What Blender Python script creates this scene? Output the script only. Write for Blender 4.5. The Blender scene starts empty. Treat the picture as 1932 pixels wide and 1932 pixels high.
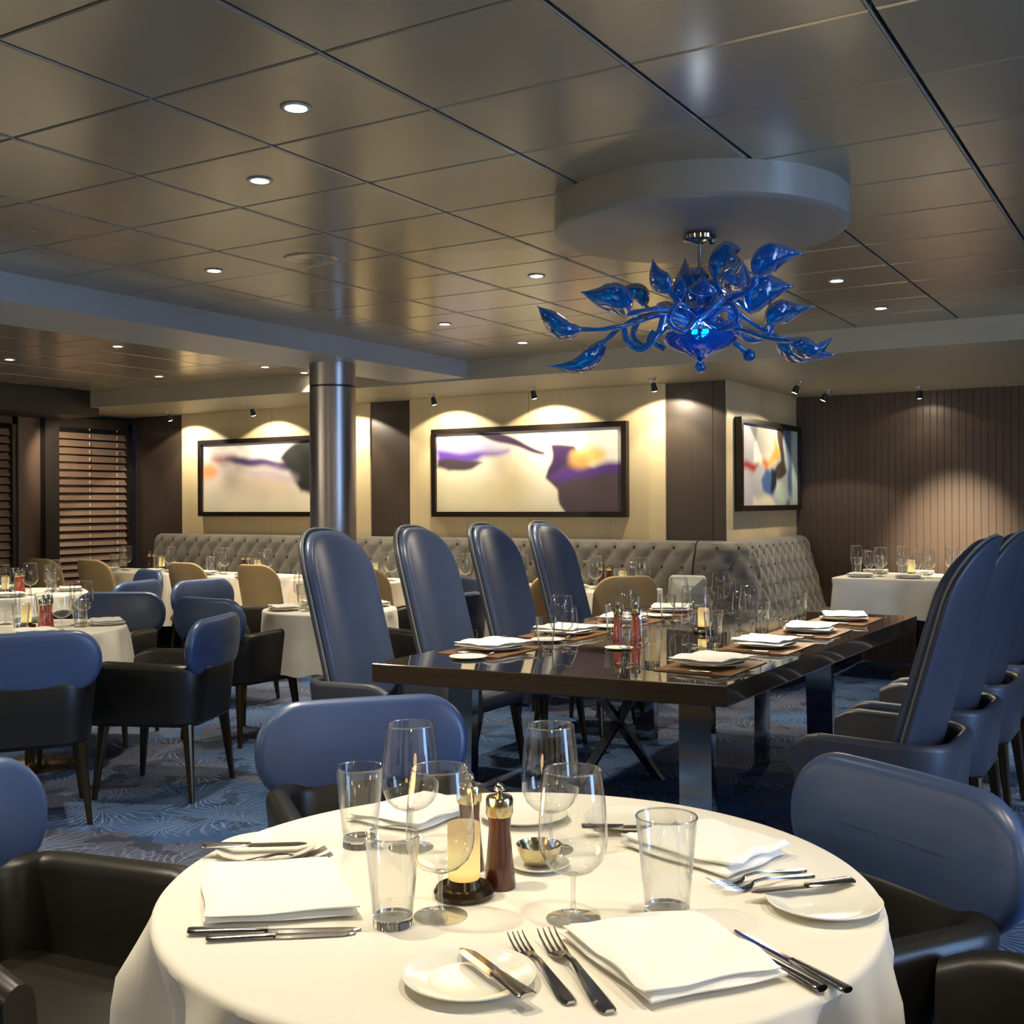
import bpy, math, random
import numpy as np
from mathutils import Vector, Matrix
PI = math.pi
random.seed(7)
RNG = np.random.default_rng(11)
scene = bpy.context.scene
COL = scene.collection

# ------------------------------------------------------------------ camera
cam_data = bpy.data.cameras.new('camera')
cam = bpy.data.objects.new('camera', cam_data)
COL.objects.link(cam)
cam_data.sensor_fit = 'HORIZONTAL'
cam_data.sensor_width = 36.0
cam_data.lens = 2119.7 / 1932 * 36.0
cam_data.shift_y = -(966 - 952.1) / 1932
cam_data.clip_start = 0.05
YAW, ROLL, PITCH = 0.545438, -0.0049754, -0.00095836
_f = Vector((-math.sin(YAW), math.cos(YAW), 0)); _r = Vector((math.cos(YAW), math.sin(YAW), 0)); _u = Vector((0, 0, 1))
f2 = _f * math.cos(PITCH) + _u * math.sin(PITCH); u2 = _u * math.cos(PITCH) - _f * math.sin(PITCH)
r3 = _r * math.cos(ROLL) + u2 * math.sin(ROLL); u3 = u2 * math.cos(ROLL) - _r * math.sin(ROLL)
m = Matrix((r3, u3, -f2)).transposed().to_4x4(); m.translation = Vector((0, 0, 1.4))
cam.matrix_world = m
scene.camera = cam

# ------------------------------------------------------------------ world, exposure
world = bpy.data.worlds.new('world'); scene.world = world; world.use_nodes = True
bg = world.node_tree.nodes['Background']; bg.inputs[0].default_value = (0.28, 0.45, 0.85, 1); bg.inputs[1].default_value = 1.0
vs = scene.view_settings
vs.view_transform = 'Standard'; vs.look = 'None'; vs.gamma = 1.0; vs.use_curve_mapping = False
vs.exposure = 0.22
scene.cycles.use_denoising = True
scene.cycles.max_bounces = 10; scene.cycles.diffuse_bounces = 4; scene.cycles.glossy_bounces = 5
scene.cycles.transmission_bounces = 8; scene.cycles.transparent_max_bounces = 32
scene.cycles.sample_clamp_indirect = 4.0
scene.cycles.use_light_tree = True
WARM = (1.0, 0.86, 0.64); COOL = (0.35, 0.58, 1.0)

def lamp(name, kind, loc, energy, color=WARM, parent=None, **kw):
    d = bpy.data.lights.new(name, kind); d.energy = energy; d.color = color
    for k, v in kw.items():
        if k not in ('aim',): setattr(d, k, v)
    o = bpy.data.objects.new(name, d); COL.objects.link(o); o.location = loc
    if 'aim' in kw:
        dv = Vector(kw['aim']) - Vector(loc); o.rotation_euler = dv.to_track_quat('-Z', 'Y').to_euler()
    if parent: o.parent = parent; o.matrix_parent_inverse = Matrix.Translation(parent.location).inverted()
    return o
# daylight of the windows in the right-hand wall and behind the camera
lamp('window_daylight', 'AREA', (3.85, 3.0, 1.55), 260, COOL, shape='RECTANGLE', size=1.3, size_y=5.6, aim=(0, 3.0, 1.5))

# ------------------------------------------------------------------ mesh helpers
class MB:
    def __init__(s): s.v = []; s.f = []; s.n = 0; s.mi = []
    def add(s, v, f, mi=0):
        b = s.n; v = [tuple(map(float, p)) for p in v]; s.v += v; s.n += len(v)
        s.f += [tuple(i + b for i in q) for q in f]; s.mi += [mi] * len(f); return s
    def box(s, x0, x1, y0, y1, z0, z1, mi=0):
        v = [(x0, y0, z0), (x1, y0, z0), (x1, y1, z0), (x0, y1, z0), (x0, y0, z1), (x1, y0, z1), (x1, y1, z1), (x0, y1, z1)]
        return s.add(v, [(0, 3, 2, 1), (4, 5, 6, 7), (0, 1, 5, 4), (1, 2, 6, 5), (2, 3, 7, 6), (3, 0, 4, 7)], mi)
    def rings(s, R, closed=True, cap0=True, cap1=True, mi=0):
        n = len(R[0]); v = [p for r in R for p in r]; f = []
        for i in range(len(R) - 1):
            for j in range(n if closed else n - 1):
                k = (j + 1) % n
                f.append((i * n + j, i * n + k, (i + 1) * n + k, (i + 1) * n + j))
        if cap0: f.append(tuple(range(n - 1, -1, -1)))
        if cap1: f.append(tuple(range((len(R) - 1) * n, len(R) * n)))
        return s.add(v, f, mi)
    def lathe(s, prof, seg=32, c=(0, 0), cap0=False, cap1=False, mi=0):
        R = [[(c[0] + r * math.cos(2 * PI * j / seg), c[1] + r * math.sin(2 * PI * j / seg), z) for j in range(seg)] for r, z in prof]
        return s.rings(R, True, cap0, cap1, mi)
    def tube(s, pts, rad, seg=8, mi=0, flat=1.0):
        P = [Vector(p) for p in pts]; n = len(P); rr = rad if hasattr(rad, '__len__') else [rad] * n
        R = []; up = Vector((0.13, 0.21, 0.97)).normalized()
        for i in range(n):
            t = (P[min(i + 1, n - 1)] - P[max(i - 1, 0)]).normalized()
            a = t.cross(up)
            if a.length < 1e-3: a = t.cross(Vector((1, 0, 0)))
            a.normalize(); b = a.cross(t).normalized(); up = b
            R.append([tuple(P[i] + a * math.cos(2 * PI * j / seg) * rr[i] + b * math.sin(2 * PI * j / seg) * rr[i] * flat) for j in range(seg)])
        return s.rings(R, True, True, True, mi)
    def slab(s, path, mi=0):
        """path: list of (centre xyz, half-width vec, thickness)"""
        R = []
        for c, h, t in path:
            c = Vector(c); h = Vector(h)
            R.append([tuple(c - h), tuple(c - h * 0.8 + Vector((0, 0, t))), tuple(c + h * 0.8 + Vector((0, 0, t))), tuple(c + h)])
        return s.rings(R, True, True, True, mi)
    def grid(s, P, mi=0, flip=False):
        n = len(P); k = len(P[0]); v = [p for r in P for p in r]; f = []
        for i in range(n - 1):
            for j in range(k - 1):
                q = (i * k + j, i * k + j + 1, (i + 1) * k + j + 1, (i + 1) * k + j)
                f.append(q[::-1] if flip else q)
        return s.add(v, f, mi)
    def mesh(s, name, mats, smooth=True):
        me = bpy.data.meshes.new(name); me.from_pydata(s.v, [], s.f)
        for mm in (mats if isinstance(mats, (list, tuple)) else [mats]): me.materials.append(mm)
        if any(s.mi): me.polygons.foreach_set('material_index', s.mi)
        me.validate(); me.update()
        if smooth:
            me.polygons.foreach_set('use_smooth', [True] * len(me.polygons))
            try: me.set_sharp_from_angle(angle=math.radians(38))
            except Exception: pass
        return me

def rrect(a, b, rad, n=6, d=0.0):
    """rounded rectangle outline, corner radii [+x+y, -x+y, -x-y, +x-y], inset by d"""
    if not hasattr(rad, '__len__'): rad = [rad] * 4
    a2, b2 = max(a - d, 1e-4), max(b - d, 1e-4); out = []
    for k, (sx, sy, a0) in enumerate(((1, 1, 0), (-1, 1, PI / 2), (-1, -1, PI), (1, -1, 3 * PI / 2))):
        r = max(min(rad[k] - d, a2, b2), 1e-4)
        cx, cy = sx * (a2 - r), sy * (b2 - r)
        for i in range(n + 1):
            t = a0 + PI / 2 * i / n; out.append((cx + r * math.cos(t), cy + r * math.sin(t)))
    return out
def densify(pts, step):
    out = []
    for i in range(len(pts)):
        p, q = pts[i], pts[(i + 1) % len(pts)]; L = math.dist(p, q); k = max(1, int(L / step))
        for j in range(k): out.append((p[0] + (q[0] - p[0]) * j / k, p[1] + (q[1] - p[1]) * j / k))
    return out
def pad_mb(a, b, rad, thick, edge, bulge, warp, step=0.03, nin=5, mb=None):
    """cushion in the x,z plane, thickness along y; warp(x,z,y)->xyz"""
    mb = mb or MB(); base = rrect(a, b, rad, 8, 0.0)
    # one parametrisation kept through all insets
    idx = []
    for i in range(len(base)):
        p, q = base[i], base[(i + 1) % len(base)]; k = max(1, int(math.dist(p, q) / step))
        for j in range(k): idx.append((i, j / k))
    def ring(d, y):
        o = rrect(a, b, rad, 8, d); R = []
        for i, t in idx:
            p, q = o[i], o[(i + 1) % len(o)]
            R.append(warp(p[0] + (q[0] - p[0]) * t, p[1] + (q[1] - p[1]) * t, y))
        return R
    R = []; h = thick / 2; dm = min(a, b) * 0.9993
    for k in range(nin, 0, -1):
        t = k / nin; R.append(ring(edge + (dm - edge) * t, h + bulge * math.sin(t * PI / 2)))
    for k in range(0, 7):
        t = PI / 2 - PI * k / 6; R.append(ring(edge * (1 - math.cos(t)), h * math.sin(t)))
    for k in range(1, nin + 1):
        t = k / nin; R.append(ring(edge + (dm - edge) * t, -h - bulge * 0.4 * math.sin(t * PI / 2)))
    mb.rings(R, True, True, True); return mb

def new_obj(name, me, parent=None, label=None, loc=None, rz=0, kind=None):
    o = bpy.data.objects.new(name, me); COL.objects.link(o)
    if parent: o.parent = parent
    if loc is not None: o.location = loc
    if rz: o.rotation_euler = (0, 0, rz)
    if label: o['label'] = label
    if kind: o['kind'] = kind
    return o
def struct(name, me, parent=None, label=None):
    o = new_obj(name, me, parent, label); o['kind'] = 'structure'; return o
def tag(o, label, cat, group=None):
    o['label'] = label; o['category'] = cat
    if group: o['group'] = group
    return o
def thing(name, label, cat, loc, rz, parts, group=None, scale=1.0):
    """parts: list of (name, mesh, label or None, [(sub name, mesh, label)])"""
    e = bpy.data.objects.new(name, None); COL.objects.link(e); e.empty_display_size = 0.05
    e.location = loc; e.rotation_euler = (0, 0, rz); e.scale = (scale, scale, scale)
    tag(e, label, cat, group)
    for p in parts:
        o = new_obj(p[0], p[1], e, p[2] if len(p) > 2 else None)
        for sp in (p[3] if len(p) > 3 else ()): new_obj(sp[0], sp[1], o, sp[2] if len(sp) > 2 else None)
    return e

# ------------------------------------------------------------------ materials
def srgb(r, g, b):
    def c(x):
        x /= 255.0; return x / 12.92 if x <= 0.04045 else ((x + 0.055) / 1.055) ** 2.4
    return (c(r), c(g), c(b), 1)
class NT:
    def __init__(s, name):
        s.m = bpy.data.materials.new(name); s.m.use_nodes = True; s.t = s.m.node_tree; s.t.nodes.clear()
        s.out = s.n('ShaderNodeOutputMaterial')
    def n(s, typ, ins=None, **kw):
        nd = s.t.nodes.new(typ)
        for k, v in kw.items(): setattr(nd, k, v)
        for k, v in (ins or {}).items():
            if isinstance(v, bpy.types.NodeSocket): s.t.links.new(v, nd.inputs[k])
            else: nd.inputs[k].default_value = v
        return nd
    def math(s, op, a, b=None, c=None, clamp=False):
        ins = {0: a}
        if b is not None: ins[1] = b
        if c is not None: ins[2] = c
        return s.n('ShaderNodeMath', ins, operation=op, use_clamp=clamp).outputs[0]
    def mix(s, f, a, b):
        nd = s.n('ShaderNodeMix', data_type='RGBA')
        for i, v in ((0, f), (6, a), (7, b)):
            if isinstance(v, bpy.types.NodeSocket): s.t.links.new(v, nd.inputs[i])
            else: nd.inputs[i].default_value = v
        return nd.outputs[2]
    def ramp(s, f, stops, interp='LINEAR'):
        nd = s.n('ShaderNodeValToRGB', {0: f}); cr = nd.color_ramp; cr.interpolation = interp
        while len(cr.elements) < len(stops): cr.elements.new(0.5)
        for e, (p, c) in zip(cr.elements, stops): e.position = p; e.color = c if len(c) == 4 else (*c, 1)
        return nd.outputs[0]
    def obj(s, scale=(1, 1, 1), rot=(0, 0, 0)):
        tc = s.n('ShaderNodeTexCoord'); return s.n('ShaderNodeMapping', {0: tc.outputs['Object'], 3: scale, 2: rot}).outputs[0]
    def noise(s, vec, scale, detail=3, rough=0.5):
        return s.n('ShaderNodeTexNoise', {'Vector': vec, 'Scale': scale, 'Detail': detail, 'Roughness': rough}).outputs[0]
    def bump(s, h, strength=0.3, dist=0.01):
        return s.n('ShaderNodeBump', {'Height': h, 'Strength': strength, 'Distance': dist}).outputs[0]
    def principled(s, **kw):
        nd = s.n('ShaderNodeBsdfPrincipled')
        for k, v in kw.items():
            k = k.replace('_', ' ')
            if isinstance(v, bpy.types.NodeSocket): s.t.links.new(v, nd.inputs[k])
            else: nd.inputs[k].default_value = v
        s.t.links.new(nd.outputs[0], s.out.inputs[0]); return nd
def simple(name, col, rough=0.5, metal=0.0, spec=0.5, coat=0.0, bump=None, var=0.0):
    t = NT(name); v = t.obj(); c = col
    if var: c = t.mix(t.noise(v, 9, 4), tuple(x * (1 - var) for x in col[:3]) + (1,), tuple(min(1, x * (1 + var)) for x in col[:3]) + (1,))
    kw = dict(Base_Color=c, Roughness=rough, Metallic=metal, Specular_IOR_Level=spec, Coat_Weight=coat)
    if bump: kw['Normal'] = t.bump(t.noise(v, bump[0], 3), bump[1], 0.002)
    t.principled(**kw); return t.m

M = {}
# satin metal ceiling panels
t = NT('ceiling_panel_metal'); v = t.obj((1, 1, 1))
M['ceil'] = t.m
t.principled(Base_Color=t.mix(t.noise(v, 1.3, 2), (0.41, 0.365, 0.265, 1), (0.47, 0.42, 0.31, 1)), Metallic=0.5, Roughness=0.22,
             Normal=t.bump(t.noise(v, 2.2, 2), 0.10, 0.02))
M['ceil_gap'] = simple('ceiling_void', (0.012, 0.012, 0.011, 1), 0.8)
M['rail'] = simple('ceiling_rail_metal', (0.55, 0.58, 0.6, 1), 0.35, 0.8)
M['soffit'] = simple('soffit_paint', (0.42, 0.39, 0.30, 1), 0.42, 0.1, var=0.03)
M['beam'] = simple('beam_paint', (0.40, 0.43, 0.46, 1), 0.38, 0.15, var=0.03)
M['drum'] = simple('drum_paint', (0.27, 0.265, 0.24, 1), 0.35, 0.1, var=0.03)
def wood(name, c0, c1, rough, gs=(30, 30, 1.2), coat=0.0, spec=0.5):
    t = NT(name); v = t.obj(gs); n = t.noise(v, 1.5, 5, 0.6)
    t.principled(Base_Color=t.mix(n, c0, c1), Roughness=rough, Coat_Weight=coat, Specular_IOR_Level=spec, Normal=t.bump(n, 0.15, 0.002)); return t.m
M['wall_light'] = wood('pale_wall_veneer', srgb(196, 178, 140), srgb(214, 198, 160), 0.55, (20, 20, 0.6))
M['wall_dark'] = wood('dark_wall_veneer', srgb(52, 43, 36), srgb(70, 60, 52), 0.42, (22, 22, 0.7))
M['wall_right_dark'] = simple('brown_wall_strips', srgb(80, 66, 56), 0.45, var=0.12)
M['header'] = simple('header_paint', srgb(38, 38, 36), 0.5)
M['room'] = simple('room_paint', srgb(120, 105, 80), 0.7)
M['slat'] = wood('shutter_slat_wood', srgb(128, 104, 90), srgb(156, 130, 112), 0.34, (4, 4, 60))
M['frame_dark'] = simple('dark_frame', srgb(30, 26, 24), 0.4)
M['pier'] = wood('pier_wood', srgb(84, 66, 56), srgb(104, 84, 72), 0.4, (40, 40, 1))
M['pane'] = simple('night_glass', (0.01, 0.012, 0.018, 1), 0.05)
M['cord'] = simple('white_cord', srgb(225, 220, 210), 0.6)
t = NT('brushed_steel'); v = t.obj((60, 60, 0.6)); M['steel'] = t.m
t.principled(Base_Color=(0.40, 0.37, 0.36, 1), Metallic=0.95, Roughness=t.math('MULTIPLY_ADD', t.noise(v, 2, 3), 0.06, 0.30))
M['black'] = simple('black_band', (0.01, 0.01, 0.01, 1), 0.4)
# carpet: bursts of pale strokes on navy
t = NT('patterned_carpet'); v = t.obj(); M['carpet'] = t.m
warp = t.n('ShaderNodeTexNoise', {'Vector': v, 'Scale': 2.2, 'Detail': 2})
wv = t.n('ShaderNodeVectorMath', {0: v, 1: t.n('ShaderNodeVectorMath', {0: warp.outputs[1], 1: (0.25, 0.25, 0)}, operation='MULTIPLY').outputs[0]}, operation='ADD').outputs[0]
def burst(scale, nspk, seedoff):
    vv = t.n('ShaderNodeMapping', {0: wv, 1: (seedoff, seedoff * 0.7, 0), 3: (scale, scale, 0)}).outputs[0]
    vo = t.n('ShaderNodeTexVoronoi', {'Vector': vv, 'Scale': 1.0, 'Randomness': 0.9})
    dv = t.n('ShaderNodeVectorMath', {0: vv, 1: vo.outputs['Position']}, operation='SUBTRACT').outputs[0]
    sp = t.n('ShaderNodeSeparateXYZ', {0: dv}); ang = t.math('ARCTAN2', sp.outputs[1], sp.outputs[0])
    st = t.math('SINE', t.math('MULTIPLY_ADD', ang, nspk, t.math('MULTIPLY', t.noise(vv, 3.5, 2), 9.0)))
    st = t.math('MULTIPLY', t.math('SUBTRACT', st, 0.45, clamp=True), 1.5)
    fall = t.math('SUBTRACT', 1.0, t.math('MULTIPLY', vo.outputs['Distance'], 1.35), clamp=True)
    core = t.math('MULTIPLY', vo.outputs['Distance'], 6.0, clamp=True)
    rnd = t.n('ShaderNodeSeparateColor', {0: vo.outputs['Color']}).outputs[0]
    return t.math('MULTIPLY', t.math('MULTIPLY', st, fall), core), rnd
b1, r1 = burst(1.9, 34, 3.1); b2, r2 = burst(3.6, 22, 8.7)
base = t.mix(t.noise(v, 3.0, 4, 0.6), srgb(30, 46, 78), srgb(70, 98, 142))
base = t.mix(t.math('MULTIPLY', t.math('GREATER_THAN', r1, 0.62), 0.65), base, srgb(74, 68, 70))
c = t.mix(t.math('MULTIPLY', b1, 1.35, clamp=True), base, srgb(134, 156, 188))
c = t.mix(t.math('MULTIPLY', b2, 1.2, clamp=True), c, srgb(112, 138, 178))
c = t.mix(t.math('MULTIPLY', t.math('GREATER_THAN', t.noise(v, 5.5, 3), 0.60), 0.5), c, srgb(22, 28, 44))
t.principled(Base_Color=c, Roughness=0.95, Specular_IOR_Level=0.1, Normal=t.bump(t.noise(v, 420, 2), 0.5, 0.004))
# leather
def leather(name, col, rough=0.36, spec=0.5):
    t = NT(name); v = t.obj()
    n = t.n('ShaderNodeTexVoronoi', {'Vector': v, 'Scale': 260}).outputs[0]
    t.principled(Base_Color=t.mix(t.noise(v, 5, 3), tuple(x * 0.85 for x in col[:3]) + (1,), tuple(x * 1.12 for x in col[:3]) + (1,)),
                 Roughness=rough, Specular_IOR_Level=spec, Normal=t.bump(n, 0.06, 0.001)); return t.m
M['blue'] = leather('navy_leather', srgb(62, 82, 122), 0.34, 0.6)
M['tallblue'] = leather('grey_blue_leather', srgb(66, 80, 110), 0.36, 0.6)
M['blackleather'] = leather('black_leather', srgb(30, 28, 23), 0.36, 0.5)
M['slate'] = leather('slate_leather', srgb(68, 72, 84), 0.38, 0.5)
M['piping'] = leather('grey_piping', srgb(130, 132, 132), 0.3, 0.6)
M['bronze'] = simple('dark_bronze_leg', srgb(74, 62, 44), 0.24, 0.75)
M['tan'] = simple('tan_upholstery', srgb(186, 158, 112), 0.6, bump=(300, 0.2), var=0.06)
t = NT('white_table_linen'); v = t.obj(); M['linen'] = t.m
t.principled(Base_Color=srgb(238, 234, 222), Roughness=0.8, Specular_IOR_Level=0.2, Sheen_Weight=0.15, Normal=t.bump(t.noise(v, 500, 2), 0.12, 0.001))
t = NT('white_napkin_linen'); v = t.obj(); M['napkin'] = t.m
t.principled(Base_Color=srgb(246, 246, 242), Roughness=0.75, Specular_IOR_Level=0.2, Normal=t.bump(t.noise(v, 35, 3), 0.25, 0.003))
M['sofa'] = simple('grey_velvet', srgb(100, 96, 88), 0.75, var=0.08, bump=(200, 0.15)); 
M['sofa'].node_tree.nodes['Principled BSDF'].inputs['Sheen Weight'].default_value = 0.4
M['cushion'] = simple('pale_grey_cushion', srgb(186, 190, 184), 0.7)
M['button'] = simple('sofa_button', srgb(60, 56, 52), 0.6)
M['gloss_top'] = simple('black_lacquer', (0.010, 0.008, 0.007, 1), 0.035, 0.0, 0.9, 1.0)
M['gloss_edge'] = wood('dark_table_edge', srgb(44, 34, 20), srgb(66, 52, 32), 0.22, (3, 3, 40), 0.6)
M['chrome'] = simple('polished_steel', (0.42, 0.42, 0.42, 1), 0.06, 1.0)
M['silver'] = simple('cutlery_steel', (0.50, 0.48, 0.44, 1), 0.16, 1.0)
M['china'] = simple('white_china', srgb(240, 239, 228), 0.12, 0.0, 0.6)
M['mat'] = simple('brown_leather_mat', srgb(120, 84, 52), 0.35)
M['millwood'] = wood('mill_wood', srgb(58, 22, 14), srgb(88, 36, 22), 0.2, (6, 6, 60), 0.5)
M['amber'] = wood('amber_wood', srgb(150, 60, 30), srgb(190, 84, 44), 0.22, (6, 6, 60), 0.5)
M['brass'] = simple('brass', (0.62, 0.52, 0.30, 1), 0.18, 1.0)
M['gold'] = simple('gold_metal', (0.70, 0.55, 0.30, 1), 0.2, 1.0)
M['ceramic'] = simple('green_grey_ceramic', srgb(190, 190, 150), 0.2)
def glass(name, tint, strength=1.0, ior=1.5, base=0.055):
    t = NT(name); fr = t.n('ShaderNodeLayerWeight', {'Blend': 0.5})
    fac = t.math('MULTIPLY_ADD', t.math('POWER', fr.outputs['Facing'], 2.6), 0.9 * strength, base, clamp=True)
    tr = t.n('ShaderNodeBsdfTransparent', {'Color': tint}); gl = t.n('ShaderNodeBsdfGlossy', {'Color': (1, 1, 1, 1), 'Roughness': 0.02})
    mx = t.n('ShaderNodeMixShader', {0: fac, 1: tr.outputs[0], 2: gl.outputs[0]}); t.t.links.new(mx.outputs[0], t.out.inputs[0]); return t.m
M['glass'] = glass('clear_glass', (0.97, 0.975, 0.965, 1), 1.1)
M['stemglass'] = glass('stem_glass', (0.93, 0.94, 0.93, 1), 1.2, base=0.12)
M['rimglass'] = glass('glass_rim', (0.95, 0.96, 0.95, 1), 1.1, base=0.30)
M['thickglass'] = simple('thick_glass', (0.97, 0.98, 0.97, 1), 0.0); M['thickglass'].node_tree.nodes['Principled BSDF'].inputs['Transmission Weight'].default_value = 1.0
t = NT('blue_murano_glass'); v = t.obj(); M['murano'] = t.m
t.principled(Base_Color=t.mix(t.noise(v, 14, 3), (0.0, 0.08, 0.62, 1), (0.0, 0.34, 0.95, 1)), Roughness=0.04, Specular_IOR_Level=0.9, Transmission_Weight=0.72, IOR=1.4, Coat_Weight=0.6, Normal=t.bump(t.noise(v, 22, 2), 0.5, 0.01))
def emit(name, col, st, ramp=None):
    t = NT(name)
    if ramp:
        sp = t.n('ShaderNodeSeparateXYZ', {0: t.obj()}); cc = t.ramp(t.math('MULTIPLY', sp.outputs[2], ramp), [(0.2, (0.75, 0.38, 0.08)), (0.36, (0.9, 0.72, 0.24)), (0.62, (0.85, 0.62, 0.24)), (0.85, (0.62, 0.40, 0.17)), (1.0, (0.6, 0.40, 0.18))])
    else: cc = col
    e = t.n('ShaderNodeEmission', {'Color': cc, 'Strength': st}); t.t.links.new(e.outputs[0], t.out.inputs[0]); return t.m
M['lens'] = emit('downlight_lens', (1, 0.86, 0.66, 1), 30)
M['candle'] = emit('candle_glow', (1, 0.7, 0.3, 1), 1.05, ramp=8.0)
t = NT('canvas_print'); at = t.n('ShaderNodeAttribute', attribute_name='art'); M['art'] = t.m
t.principled(Base_Color=at.outputs[0], Roughness=0.45)
M['artframe'] = simple('black_picture_frame', srgb(26, 18, 12), 0.3)

# ------------------------------------------------------------------ the room
XL, XR, YF, YB = -9.95, 4.0, -3.0, 10.08
WY, WX = 8.3, -3.087          # painting wall, side of its block
struct('floor', MB().box(XL - 0.1, XR + 0.1, YF - 0.1, YB + 0.1, -0.1, 0).mesh('floor', M['carpet'], False))
ceil = struct('ceiling', MB().box(XL - 0.1, XR + 0.1, YF - 0.1, YB + 0.1, 2.53, 2.63).mesh('ceiling', M['ceil_gap'], False))
TW, TD, GX, GY = 0.6007, 0.4666, -0.6115, 2.1015
def tile_mesh(gx, gy, xs):
    a, b, c = xs / 2 - gx, TD / 2 - gy, 0.004
    mb = MB(); mb.rings([[(-a, -b, 0.02), (a, -b, 0.02), (a, b, 0.02), (-a, b, 0.02)], [(-a, -b, c), (a, -b, c), (a, b, c), (-a, b, c)],
        [(-a + c, -b + c, 0), (a - c, -b + c, 0), (a - c, b - c, 0), (-a + c, b - c, 0)]], True, True, True)
    return mb.mesh('ceiling_panel', M['ceil'], False)
tile = tile_mesh(0.007, 0.0035, TW)
rail_me = MB().box(-0.0025, 0.0025, 0, 7.95 + 0.0, 0, 0.02).mesh('rail', M['rail'], False)
for i in range(-14, 6):
    x = GX + (i + 0.5) * TW
    if -5.1 < x < -4.75: continue
    for j in range(-4, 11):
        y = GY + (j + 0.5) * TD
        if x < -9.3 or x > 2.4: continue
        if y > 3.0 and x > -0.612 + 0.6 * 4: continue
        new_obj('panel', tile, ceil, None, (x, y, 2.5))
for i in range(-14, 6):
    x = GX + i * TW
    if x > -9.2 and not (-5.0 < x < -4.7): new_obj('rail', rail_me, ceil, 'thin bright metal strip in the panel joint', (x - 0.004, -0.75, 2.501))
# back soffit strip, beam, header
struct('trim_1', MB().box(XL, XR, 7.2, YB, 2.35, 2.53).mesh('soffit', M['soffit'], False))
struct('trim_2', MB().box(-5.40, -4.77, YF, 7.205, 2.365, 2.53).mesh('beam', M['beam'], False))
struct('trim_3', MB().box(XL, -9.15, YF, 7.3, 2.27, 2.53).mesh('header', M['header'], False))
# walls
struct('wall_rear', MB().box(XL - 0.1, XR + 0.1, YF - 0.1, YF, 0, 2.53).mesh('wall_rear', M['room'], False))
wr = struct('wall_right', MB().box(XR, XR + 0.1, YF, 0.1, 0, 2.53).box(XR, XR + 0.1, 5.9, YB, 0, 2.53).box(XR, XR + 0.1, 0.1, 5.9, 0, 0.85).box(XR, XR + 0.1, 0.1, 5.9, 2.25, 2.53).mesh('wall_right', M['room'], False))
wb = struct('wall_back', MB().box(XL - 0.1, WX - 0.009, WY + 0.02, WY + 0.12, 0, 2.4).mesh('wall_back', M['wall_dark'], False))
def panels(name, spans, mat, parent, proud, z0=0.0, z1=2.35, label=None):
    for a, b in spans:
        new_obj(name, MB().box(a, b, WY - proud, WY + 0.021, z0, z1).mesh(name, mat, False), parent, label)
panels('pale_panel', [(-9.081, -7.83), (-7.825, -6.578), (-6.118, -4.86), (-4.855, -3.597)], M['wall_light'], wb, 0.012, label='pale wood veneer panel')
panels('dark_panel', [(-9.75, -9.085), (-6.574, -6.122), (-3.593, -3.206), (-3.202, WX - 0.0095)], M['wall_dark'], wb, -0.004, label='dark brown panel')
wb2 = struct('wall_block_side', MB().box(WX - 0.12, WX - 0.008, WY + 0.125, YB, 0, 2.4).mesh('wall_block_side', M['wall_dark'], False))
for a, b in ((WY, 9.18), (9.185, YB)):
    new_obj('pale_panel', MB().box(WX - 0.0085, WX, a, b, 0, 2.35).mesh('pale_panel', M['wall_light'], False), wb2, 'pale wood veneer panel')
wbr = struct('wall_far', MB().box(WX - 0.1, XR + 0.1, YB + 0.02, YB + 0.12, 0, 2.4).mesh('wall_far', M['frame_dark'], False))
strip = MB().rings([[(-0.0285, 0.03, 0), (-0.0285, 0.003, 0), (-0.025, 0, 0), (0.025, 0, 0), (0.0285, 0.003, 0), (0.0285, 0.03, 0)],
                    [(-0.0285, 0.03, 2.35), (-0.0285, 0.003, 2.35), (-0.025, 0, 2.35), (0.025, 0, 2.35), (0.0285, 0.003, 2.35), (0.0285, 0.03, 2.35)]], True, True, True).mesh('plank', M['wall_right_dark'], False)
x = WX + 0.03
while x < 1.5:
    new_obj('plank', strip, wbr, None, (x, YB - 0.008, 0)); x += 0.058
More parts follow.
